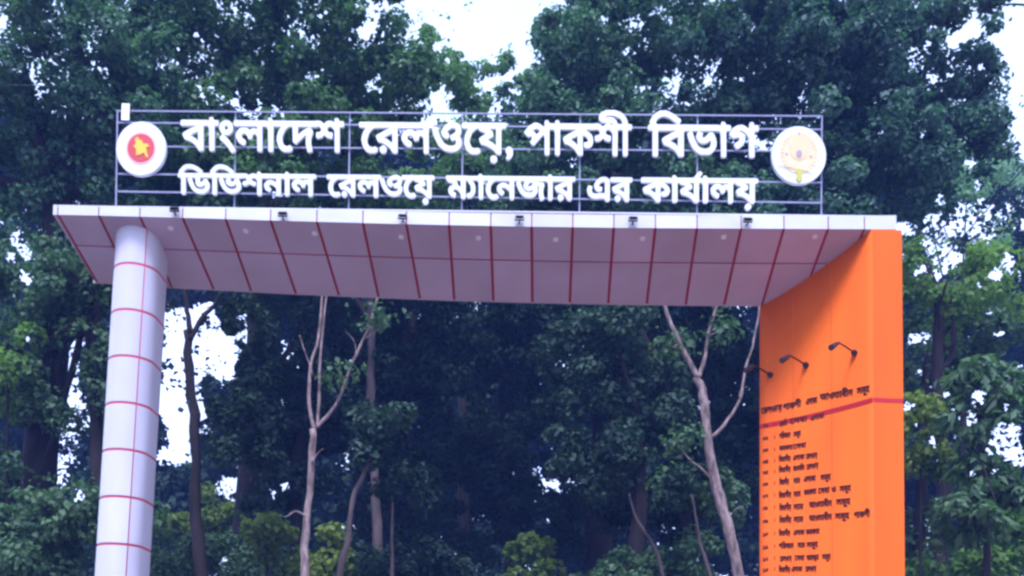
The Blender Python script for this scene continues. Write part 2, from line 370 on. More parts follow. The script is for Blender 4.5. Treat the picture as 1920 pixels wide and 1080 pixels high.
# outlines of the lettering (integer grid, matra at 0.622 em)
SIGN = [
    '145,-7 143,-5 134,8 128,14 121,20 113,26 110,29 110,31 111,34 116,40 119,41 114,46 111,51 109,56 109,60 111,65 113,70 117,74 125,78 133,78 140,76 147,69 149,64 149,54 148,50 146,47 142,43 137,40 133,39 127,39 124,40 122,39 133,31 142,21 153,7 157,0 157,-2 155,-4 149,-7;370,-4 368,-2 367,1 363,16 363,35 364,38 364,40 363,41 350,31 335,18 333,18 327,22 325,24 324,61 324,62 323,63 315,63 312,62 305,57 300,50 296,42 294,37 294,25 296,20 299,15 305,12 311,12 315,14 318,14 322,9 324,5 324,3 321,0 318,-2 314,-3 301,-3 297,-2 292,1 285,7 281,16 278,25 278,37 282,49 286,56 289,60 290,62 289,63 269,63 268,62 267,0 265,-3 256,-3 253,-1 252,54 249,60 245,63 237,63 236,62 235,61 235,0 233,-3 224,-3 221,-1 220,36 218,40 213,43 211,43 208,41 206,37 206,32 204,30 200,29 196,29 194,30 193,33 192,36 189,41 184,44 179,44 176,42 174,39 176,33 178,31 185,27 187,24 187,21 184,14 182,13 178,13 168,19 164,23 160,30 158,34 158,42 160,46 161,49 168,56 176,59 188,59 195,56 198,53 206,57 215,57 220,55 220,57 220,62 219,63 155,63 152,65 152,75 155,78 247,78 251,76 252,76 253,83 254,85 256,86 261,86 263,84 266,79 268,78 391,78 394,79 402,79 407,78 417,71 423,77 430,79 437,79 441,78 447,74 447,82 448,84 451,86 457,86 460,82 462,78 473,78 475,74 475,66 474,64 472,63 464,63 463,62 462,61 462,0 461,-2 459,-3 450,-3 448,-1 447,52 446,55 443,59 440,62 436,64 431,64 427,61 425,57 427,53 429,51 433,49 440,49 442,46 441,35 439,33 436,33 427,35 423,37 418,42 417,42 412,37 406,34 397,33 396,33 393,36 393,46 395,49 401,49 406,51 408,56 407,60 405,63 401,64 396,64 393,63 374,62 371,63 341,63 340,62 339,44 340,42 356,54 374,62 375,62 384,52 384,48 381,40 378,29 378,20 382,3 382,0 380,-2;50,-3 48,-1 44,5 40,10 34,16 24,22 8,27 5,31 1,40 4,44 8,47 23,55 39,61 40,62 38,63 -2,63 -5,66 -4,75 -1,78 74,78 79,76 80,83 83,86 90,86 92,83 94,79 95,78 105,78 107,74 107,65 105,63 97,63 96,62 95,61 95,-1 92,-3 83,-3 80,-1 79,57 77,61 74,63 65,63 64,62 63,61 63,-1 60,-3;45,24 47,23 47,25 47,46 47,47 38,45 25,38 25,37 38,31;127,53 132,53 134,55 135,59 134,62 132,64 129,64 126,63 125,61 125,55',
    '373,-25 370,-23 366,-19 366,-11 371,-6 380,-6 383,-9 385,-12 385,-19 380,-24 376,-25;413,-16 411,-14 410,-12 414,-5 414,-3 409,5 409,11 415,17 422,17 424,16 427,13 429,10 430,4 429,-3 426,-9 422,-13 417,-16;25,-3 18,0 13,4 6,14 4,21 3,26 2,29 2,32 3,35 3,40 6,48 9,54 15,62 -1,63 -3,64 -5,66 -5,74 -2,77 203,77 205,75 206,65 213,67 216,64 222,47 225,40 234,26 239,22 245,19 250,18 262,18 267,21 269,24 269,29 268,33 266,34 260,31 258,31 255,34 251,42 254,45 264,50 266,52 268,55 268,60 267,62 265,63 258,64 250,60 246,57 244,52 245,51 248,50 250,47 248,39 245,36 242,36 235,39 230,43 229,46 227,52 230,60 232,63 239,71 243,73 249,76 258,79 266,79 271,77 276,75 281,69 283,66 284,61 284,55 283,50 279,43 282,39 285,31 285,22 284,18 281,13 277,9 273,6 269,4 258,2 252,2 238,5 234,7 226,13 220,18 217,23 209,37 205,47 202,57 202,62 200,63 193,62 192,61 192,0 191,-2 189,-3 180,-3 178,-1 177,36 177,38 174,40 169,43 166,41 165,40 164,37 164,33 163,31 162,30 154,29 151,31 149,36 146,41 139,44 133,42 132,40 131,37 134,32 135,31 142,27 144,24 144,21 142,15 139,13 133,14 129,16 124,20 119,26 115,34 115,42 118,48 125,55 129,57 133,59 144,59 148,57 152,55 155,53 156,53 163,57 173,57 177,55 177,57 177,62 105,62 104,61 104,0 102,-3 93,-3 89,-1 84,8 77,14 71,18 61,23 50,26 49,27 47,30 43,39 44,42 46,44 71,57 82,62 79,63 39,62 33,59 25,51 21,43 19,36 18,26 20,21 22,17 26,13 30,12 36,12 40,13 43,13 47,8 48,6 48,3 46,0 39,-3;60,-3 58,-2 55,1 53,4 54,9 55,12 59,15 62,17 66,16 70,14 72,12 73,9 73,2 68,-3;314,-3 307,0 298,8 294,18 292,23 293,40 295,47 299,55 304,62 289,63 287,64 285,66 285,74 288,77 289,78 407,78 410,76 410,66 409,64 407,63 399,63 398,62 397,61 397,0 395,-3 394,-3 385,-3 376,7 367,13 357,18 347,21 342,22 339,24 338,25 335,32 334,37 337,40 354,50 353,51 346,54 340,56 336,57 334,59 334,62 329,63 321,58 315,53 313,49 309,39 307,33 307,29 308,26 309,22 313,15 319,12 325,12 329,13 332,13 335,10 338,5 338,3 334,-1 328,-3;380,21 382,20 382,22 382,62 381,63 364,62 364,61 368,59 374,52 374,44 372,42 359,35 358,34 372,27;87,24 89,23 89,25 89,46 89,47 87,47 77,43 67,38 66,37 78,31',
    '65,-3 62,0 62,42 59,48 58,48 57,48 30,22 27,21 25,22 18,28 17,30 21,35 23,39 23,41 22,43 21,44 18,45 13,43 11,43 -1,53 -1,55 3,60 14,71 18,73 26,77 31,79 39,79 45,77 53,73 62,66 62,82 63,84 66,86 73,85 75,83 77,78 89,78 93,76 94,76 94,77 94,82 96,85 98,86 104,86 107,84 109,78 110,78 216,78 219,79 228,79 235,76 242,71 247,75 255,79 262,79 271,75 272,75 272,78 270,80 255,79 248,81 243,81 239,82 232,87 230,91 230,97 232,102 237,107 247,111 253,113 279,113 290,110 296,108 304,104 314,94 318,86 320,78 330,77 332,75 332,66 331,64 329,63 321,63 320,62 319,61 319,0 317,-3 307,-3 304,0 304,62 303,63 289,63 288,62 287,0 285,-3 276,-3 274,-2 272,0 272,54 267,60 264,62 260,64 256,63 253,62 251,60 251,55 252,52 254,51 259,49 265,48 267,46 267,41 266,35 263,33 260,34 256,34 250,36 243,41 241,41 237,37 231,34 227,34 224,33 221,33 220,34 218,35 217,41 217,46 220,48 226,49 231,51 233,54 233,57 232,60 228,63 221,64 218,63 192,63 189,62 201,55 208,49 210,45 212,39 212,31 211,27 208,22 203,18 196,16 189,16 186,17 183,20 183,29 186,31 191,31 195,32 196,33 196,38 193,43 185,47 181,48 180,46 180,0 179,-2 177,-3 167,-3 165,-1 157,10 150,16 140,22 135,24 126,26 123,29 119,39 119,41 120,42 126,46 146,56 158,61 159,62 157,63 111,63 110,62 109,0 107,-3 98,-3 96,-2 94,0 94,56 91,61 89,62 78,62 77,61 77,0 75,-3;162,24 164,23 164,25 164,45 164,47 152,42 143,38 143,37 144,36 154,31;36,50 37,49 38,50 44,55 48,59 45,61 39,64 32,63 25,60 24,59 31,56;287,78 288,78 302,78 303,78 303,81 300,87 297,91 293,93 285,96 274,99 257,99 248,96 248,95 249,95 270,95 278,92 285,85',
    '11,-3 8,0 8,61 8,62 7,63 -1,63 -3,64 -5,66 -5,74 -2,77 3,78 0,83 0,86 9,100 14,105 19,108 25,111 30,113 46,113 55,110 67,104 76,98 86,91 87,89 87,87 81,78 79,78 71,84 59,92 53,95 47,97 39,99 29,96 24,93 21,91 17,84 17,83 18,80 22,78 76,78 79,78 83,78 193,78 197,76 198,76 199,83 200,85 202,86 207,86 208,85 211,83 213,78 223,78 226,75 226,66 226,64 223,63 215,63 214,62 213,61 213,0 211,-3 202,-3 199,-1 198,54 197,58 195,61 192,63 96,62 95,61 95,0 94,-2 92,-3 82,-3 80,-1 76,5 72,10 66,15 54,22 45,25 41,26 38,29 34,39 34,41 38,45 59,56 68,60 72,62 69,63 24,62 23,61 23,0 21,-3;280,-3 277,0 277,45 272,52 266,59 262,61 256,64 251,64 248,62 258,59 263,54 265,51 266,47 266,40 265,36 261,30 252,22 244,18 240,20 237,25 235,28 235,30 237,32 244,36 248,39 250,41 250,45 248,47 242,47 236,45 232,45 225,51 222,54 221,55 225,62 234,72 244,77 248,78 257,79 265,76 277,68 278,83 280,85 286,86 289,84 291,79 292,78 301,78 303,76 304,74 304,66 302,63 294,63 293,62 292,61 292,-1 289,-3;144,3 138,5 132,8 128,11 121,17 116,25 110,37 105,52 105,56 108,59 114,61 116,62 117,62 119,59 120,56 125,42 132,29 136,24 142,20 149,18 159,18 167,22 170,28 171,32 170,38 169,39 160,33 151,31 142,32 138,34 133,39 130,44 130,52 133,60 136,62 138,61 144,59 147,58 148,55 147,51 146,48 148,46 149,46 152,46 155,47 165,58 168,59 175,59 179,55 184,45 186,35 186,29 185,23 182,16 173,7 167,4 163,3;77,24 79,23 79,25 79,46 79,47 77,47 72,45 57,38 57,37 70,30',
    '12,-4 9,-2 8,1 8,60 7,62 6,62 0,62 -4,64 -5,67 -5,73 -3,77 1,79 -1,83 -1,85 1,89 9,100 18,109 24,112 32,114 44,114 49,113 58,110 64,107 75,100 88,89 88,86 84,80 83,79 84,79 117,79 118,79 118,80 116,84 119,90 125,98 134,107 139,111 148,114 161,114 173,111 183,106 200,94 204,90 205,87 205,85 201,80 200,79 201,79 241,79 245,80 254,78 258,76 262,72 263,72 267,76 273,79 279,80 285,79 292,76 293,82 294,85 297,87 301,87 305,85 308,79 309,79 390,79 395,77 396,77 397,82 399,85 402,87 406,87 410,85 412,80 414,79 509,79 513,77 515,73 515,67 513,64 509,62 503,62 502,61 502,60 502,1 500,-2 496,-4 489,-4 486,-2 485,0 485,36 484,38 481,41 477,42 474,41 473,37 474,34 472,31 467,28 463,28 459,30 457,37 453,42 450,43 443,42 441,39 441,36 442,33 447,29 452,27 454,23 453,18 451,14 449,13 446,12 444,12 436,16 430,21 424,31 423,36 423,41 427,50 431,54 438,59 443,60 450,60 455,59 461,56 464,53 473,58 479,58 484,56 485,60 484,61 483,62 414,62 414,60 414,1 412,-2 408,-4 401,-4 398,-2 397,0 397,56 394,61 391,62 382,61 382,1 380,-2 377,-4 370,-4 366,-2 365,1 365,24 356,33 352,36 346,38 340,38 337,36 337,30 340,27 344,25 346,21 342,12 338,10 328,15 323,20 319,29 319,37 322,44 328,50 334,54 339,55 344,55 350,54 359,50 364,47 365,48 364,61 363,62 310,62 310,60 310,1 308,-2 305,-4 298,-4 294,-2 293,1 293,53 291,56 286,61 281,63 278,63 274,62 273,59 273,55 274,52 275,51 285,49 289,46 289,44 289,36 287,33 283,32 273,34 263,40 256,35 251,33 244,32 240,34 238,38 238,43 239,46 242,49 251,51 254,54 254,57 253,60 251,62 248,63 242,63 239,62 219,61 214,62 186,61 188,60 191,60 195,57 195,55 193,48 193,47 194,47 201,47 207,53 210,59 215,60 217,61 220,61 223,59 226,55 232,42 233,37 233,26 232,22 228,14 221,8 217,5 209,2 203,1 196,1 186,3 176,8 170,13 162,23 154,39 149,54 151,58 155,61 157,61 153,62 142,62 142,60 142,1 140,-3 136,-4 129,-4 126,-2 125,1 125,60 124,62 80,62 79,61 79,43 79,42 80,42 84,44 88,48 92,54 95,56 101,57 104,56 107,53 112,44 114,38 115,33 115,25 114,20 110,12 101,4 95,1 88,-1 77,-1 68,1 60,5 56,8 49,15 45,21 38,35 32,54 34,58 38,61 40,61 26,62 25,62 25,60 25,1 23,-2 20,-4;77,16 85,16 93,18 97,22 98,27 97,33 96,34 89,28 81,25 76,25 69,28 65,32 62,39 61,61 60,62 46,61 50,55 50,52 56,35 62,25 66,21 70,18;197,18 201,18 207,19 213,22 216,28 215,38 214,38 209,34 203,31 199,30 193,30 188,31 181,35 176,42 175,49 177,56 181,61 178,62 163,61 167,56 171,42 178,29 185,22 192,19;20,79 21,79 73,79 75,79 73,82 59,92 53,95 45,97 33,97 29,96 24,93 21,90 17,83 18,81;137,79 138,79 190,79 193,79 189,83 178,91 170,95 163,97 150,97 144,95 138,88 135,84 135,82',
    '373,-26 369,-24 366,-21 364,-15 366,-10 370,-6 373,-4 377,-4 381,-6 384,-9 387,-14 387,-16 385,-21 382,-24 377,-26;31,-5 22,-3 16,0 9,7 5,14 2,26 2,35 4,45 9,55 13,61 0,62 -4,64 -5,67 -5,74 -3,77 0,79 201,79 204,77 206,74 206,65 212,67 215,66 217,64 223,45 229,33 233,28 237,24 241,21 246,19 252,18 258,18 263,19 266,20 269,23 269,29 267,32 265,33 259,30 256,31 255,32 251,42 253,46 263,50 266,52 268,56 267,61 265,63 258,63 250,60 246,57 245,54 245,52 250,49 251,47 251,44 248,37 244,35 241,35 232,40 230,42 227,50 227,53 228,57 232,65 239,71 248,77 254,79 259,79 261,80 269,79 278,74 283,68 284,73 285,76 286,78 289,79 405,79 409,77 411,73 411,67 409,64 406,62 399,62 399,60 399,1 397,-2 393,-4 386,-4 383,-3 372,9 365,14 357,18 345,21 341,21 338,23 333,35 334,38 341,44 352,49 353,50 346,54 335,57 332,61 331,62 328,62 322,58 316,52 313,48 311,44 309,36 309,25 310,20 314,14 316,13 323,12 331,15 335,12 339,5 339,3 336,0 331,-3 321,-5 318,-4 314,-4 307,-1 300,5 297,9 294,15 292,22 291,31 292,39 293,44 297,53 302,61 289,62 285,63 285,60 286,57 285,52 283,47 280,43 280,42 283,39 286,33 287,28 287,25 285,17 281,12 276,7 268,3 259,1 250,1 244,2 238,4 228,10 218,20 211,31 206,42 202,53 201,58 201,61 199,62 194,62 194,60 194,1 192,-3 188,-4 180,-4 178,-3 176,0 176,36 175,38 172,41 167,41 165,40 165,32 162,29 159,28 154,28 150,30 149,32 149,36 148,38 143,43 135,43 134,42 133,40 133,34 137,30 143,27 146,23 145,19 142,13 138,11 133,13 125,18 119,24 115,34 115,42 118,49 124,55 130,59 135,60 141,60 146,59 154,54 156,54 161,57 165,58 170,58 175,57 176,58 175,62 106,62 106,60 106,1 104,-2 101,-4 93,-4 89,-2 86,4 81,10 74,16 63,22 51,25 48,27 46,30 42,40 43,43 47,46 78,61 75,62 38,62 33,58 27,53 22,45 20,37 20,24 21,19 25,14 31,12 34,12 41,14 43,14 47,10 50,3 47,0 39,-4;62,-5 58,-3 54,1 53,3 53,7 55,12 58,16 61,17 66,17 70,15 73,12 75,8 75,4 73,1 70,-3 65,-5;380,22 381,22 382,23 381,61 380,62 366,62 367,60 374,54 376,50 376,45 372,41 360,36 359,34 369,30;87,25 88,25 89,26 89,45 88,47 84,46 74,42 68,38 67,37 68,37 80,31',
    '169,-5 164,-4 155,1 150,7 147,11 143,21 142,27 142,37 144,46 149,56 153,61 153,62 151,62 134,62 133,62 133,2 131,-2 128,-4 120,-4 118,-2 116,1 116,55 114,60 112,62 105,63 92,63 98,55 103,44 103,38 104,35 104,29 103,26 103,21 102,17 100,13 92,3 86,0 76,0 73,3 70,8 72,13 74,15 77,16 82,16 84,18 87,24 87,29 88,32 86,44 84,48 76,57 74,62 69,62 68,62 68,61 68,2 67,-1 65,-3 62,-4 55,-4 52,-2 50,2 50,13 47,18 37,28 29,30 23,29 22,27 22,23 23,21 26,18 31,17 33,13 30,3 28,1 25,0 14,6 8,12 5,19 4,24 4,27 5,32 7,36 13,42 21,45 22,47 20,50 16,53 5,55 3,56 2,58 0,62 -4,65 -5,68 -5,75 -4,77 -1,79 74,79 77,78 105,78 108,79 111,78 114,78 115,79 116,82 118,85 120,86 124,86 128,84 131,80 132,79 364,79 371,77 372,82 373,84 376,86 380,86 384,84 387,80 388,79 467,79 471,78 473,75 473,68 471,64 467,62 461,62 460,62 460,61 460,2 458,-2 455,-4 448,-4 445,-3 443,-1 437,9 428,16 415,23 408,24 403,27 397,39 397,41 398,43 400,45 433,62 430,62 390,62 389,62 389,2 387,-2 383,-4 376,-4 373,-2 372,1 372,55 369,60 365,62 334,62 331,62 333,60 338,59 349,59 352,58 356,55 359,48 358,43 356,40 354,28 355,14 358,4 358,2 355,-2 351,-4 345,-5 342,-3 341,0 337,19 337,34 339,42 338,43 332,44 331,44 334,34 334,28 333,23 330,17 326,12 321,8 315,5 310,4 302,4 295,4 290,5 280,10 276,14 271,18 264,29 258,42 254,55 256,59 262,62 259,62 247,62 247,61 247,2 245,-2 242,-4 235,-4 232,-2 230,2 230,24 227,28 219,34 214,37 210,38 204,38 201,36 201,31 204,28 208,25 211,22 209,17 206,13 202,10 195,13 189,19 184,27 183,32 183,35 184,40 188,47 191,50 199,54 204,55 208,55 214,54 223,50 229,46 230,48 229,62 228,62 180,62 176,61 172,58 166,52 163,48 160,39 160,24 162,18 166,13 170,12 174,12 181,15 183,14 188,9 190,4 188,1 182,-3 173,-5;416,-5 412,-3 410,0 407,5 407,7 411,15 415,17 420,17 424,16 427,12 430,6 428,1 425,-2 420,-5;295,22 308,21 312,22 316,26 316,31 315,31 306,27 297,27 289,30 284,36 281,44 281,48 282,52 287,62 285,62 268,62 272,56 272,53 276,42 283,30 287,25 292,22;441,26 442,25 443,27 443,46 442,47 431,43 422,38 434,31;48,39 49,38 50,39 49,62 48,62 32,62 38,53 40,44;299,44 301,43 306,44 316,51 316,52 311,58 309,58 304,55 299,50 298,46',
    '111,-5 107,-2 104,1 102,4 102,9 104,12 108,16 111,17 115,17 118,16 123,11 124,9 124,6 122,1 119,-2 115,-5;71,-4 68,-2 65,4 62,6 49,6 38,4 29,4 17,7 12,11 7,15 5,19 1,29 1,38 2,41 3,45 4,47 7,49 9,49 12,48 16,48 19,46 20,44 19,38 18,35 19,28 21,24 24,22 29,21 39,21 48,23 60,23 66,22 66,23 66,61 66,62 62,63 56,62 51,59 46,55 45,52 45,46 53,45 55,44 56,42 56,34 54,31 50,28 43,28 39,29 34,32 30,37 27,43 26,50 29,57 33,64 40,71 44,74 52,78 57,79 67,79 75,76 81,70 83,66 84,60 84,2 83,-2 80,-4;142,-4 138,-1 134,6 126,14 115,21 110,23 103,24 98,27 96,30 92,40 93,43 97,46 116,56 127,60 128,62 126,62 90,62 87,64 85,68 86,74 88,77 91,78 162,78 165,77 166,76 167,73 167,68 166,64 163,62 156,62 155,61 155,1 153,-2 151,-4;135,27 137,26 137,27 137,45 137,46 129,44 118,39 116,38 129,31',
    '366,-26 362,-24 360,-22 357,-17 357,-15 359,-10 363,-6 366,-4 370,-4 374,-6 378,-10 379,-13 379,-18 377,-21 374,-24 370,-26;50,-4 47,-2 41,7 34,14 29,18 22,22 9,25 7,26 4,31 1,39 2,42 4,45 25,56 36,60 38,61 35,62 -1,62 -4,64 -5,67 -5,74 -4,77 -1,79 97,79 102,77 103,77 104,82 105,85 109,87 113,87 116,86 120,79 121,79 177,79 179,80 190,93 197,100 199,101 202,101 207,98 209,95 209,93 208,90 203,86 199,79 206,79 209,77 210,77 211,82 213,85 216,87 220,87 224,85 227,79 228,79 398,79 402,77 404,74 404,67 402,64 399,62 392,62 392,60 392,1 390,-2 387,-4 378,-4 375,-2 366,8 358,14 352,17 343,20 334,21 331,23 326,34 326,36 327,38 332,43 344,49 345,50 339,54 328,57 325,61 324,62 317,62 316,61 316,60 316,1 314,-2 311,-4 303,-4 300,-2 299,0 299,36 298,38 295,41 291,41 288,41 288,33 286,30 282,28 277,28 273,30 272,32 271,38 267,42 264,43 257,42 256,41 255,37 257,32 266,27 268,25 268,23 267,17 265,13 261,11 258,12 248,18 241,25 238,33 238,42 240,48 247,55 253,59 257,60 264,60 269,59 275,56 278,53 287,58 293,58 298,57 299,60 298,61 297,62 229,62 229,60 229,1 227,-3 223,-4 215,-4 213,-3 211,0 211,56 210,59 207,62 198,62 197,62 197,60 197,1 195,-3 191,-4 184,-4 181,-3 170,9 163,14 155,18 143,21 139,21 136,23 131,35 132,38 134,40 139,44 150,49 151,50 149,52 144,54 133,57 130,61 129,62 123,62 122,62 122,60 122,0 120,-3 117,-4 109,-4 106,-3 105,-2 104,1 104,57 102,60 99,62 75,62 76,60 83,56 92,47 95,40 96,34 95,28 90,20 82,16 78,15 70,15 67,16 65,18 63,21 65,23 65,27 67,30 69,32 77,32 78,38 77,40 73,44 69,46 63,47 63,45 63,21 63,0 61,-3 58,-4;178,22 179,22 180,23 179,61 178,62 164,62 165,60 172,54 174,49 174,45 171,42 158,36 157,34 167,30;371,23 373,23 374,23 374,60 373,61 372,62 359,62 358,61 359,60 367,54 368,52 369,45 366,42 353,36 352,34 365,28;44,26 45,26 46,26 46,44 45,46 43,46 38,44 27,39 26,37 33,34',
]
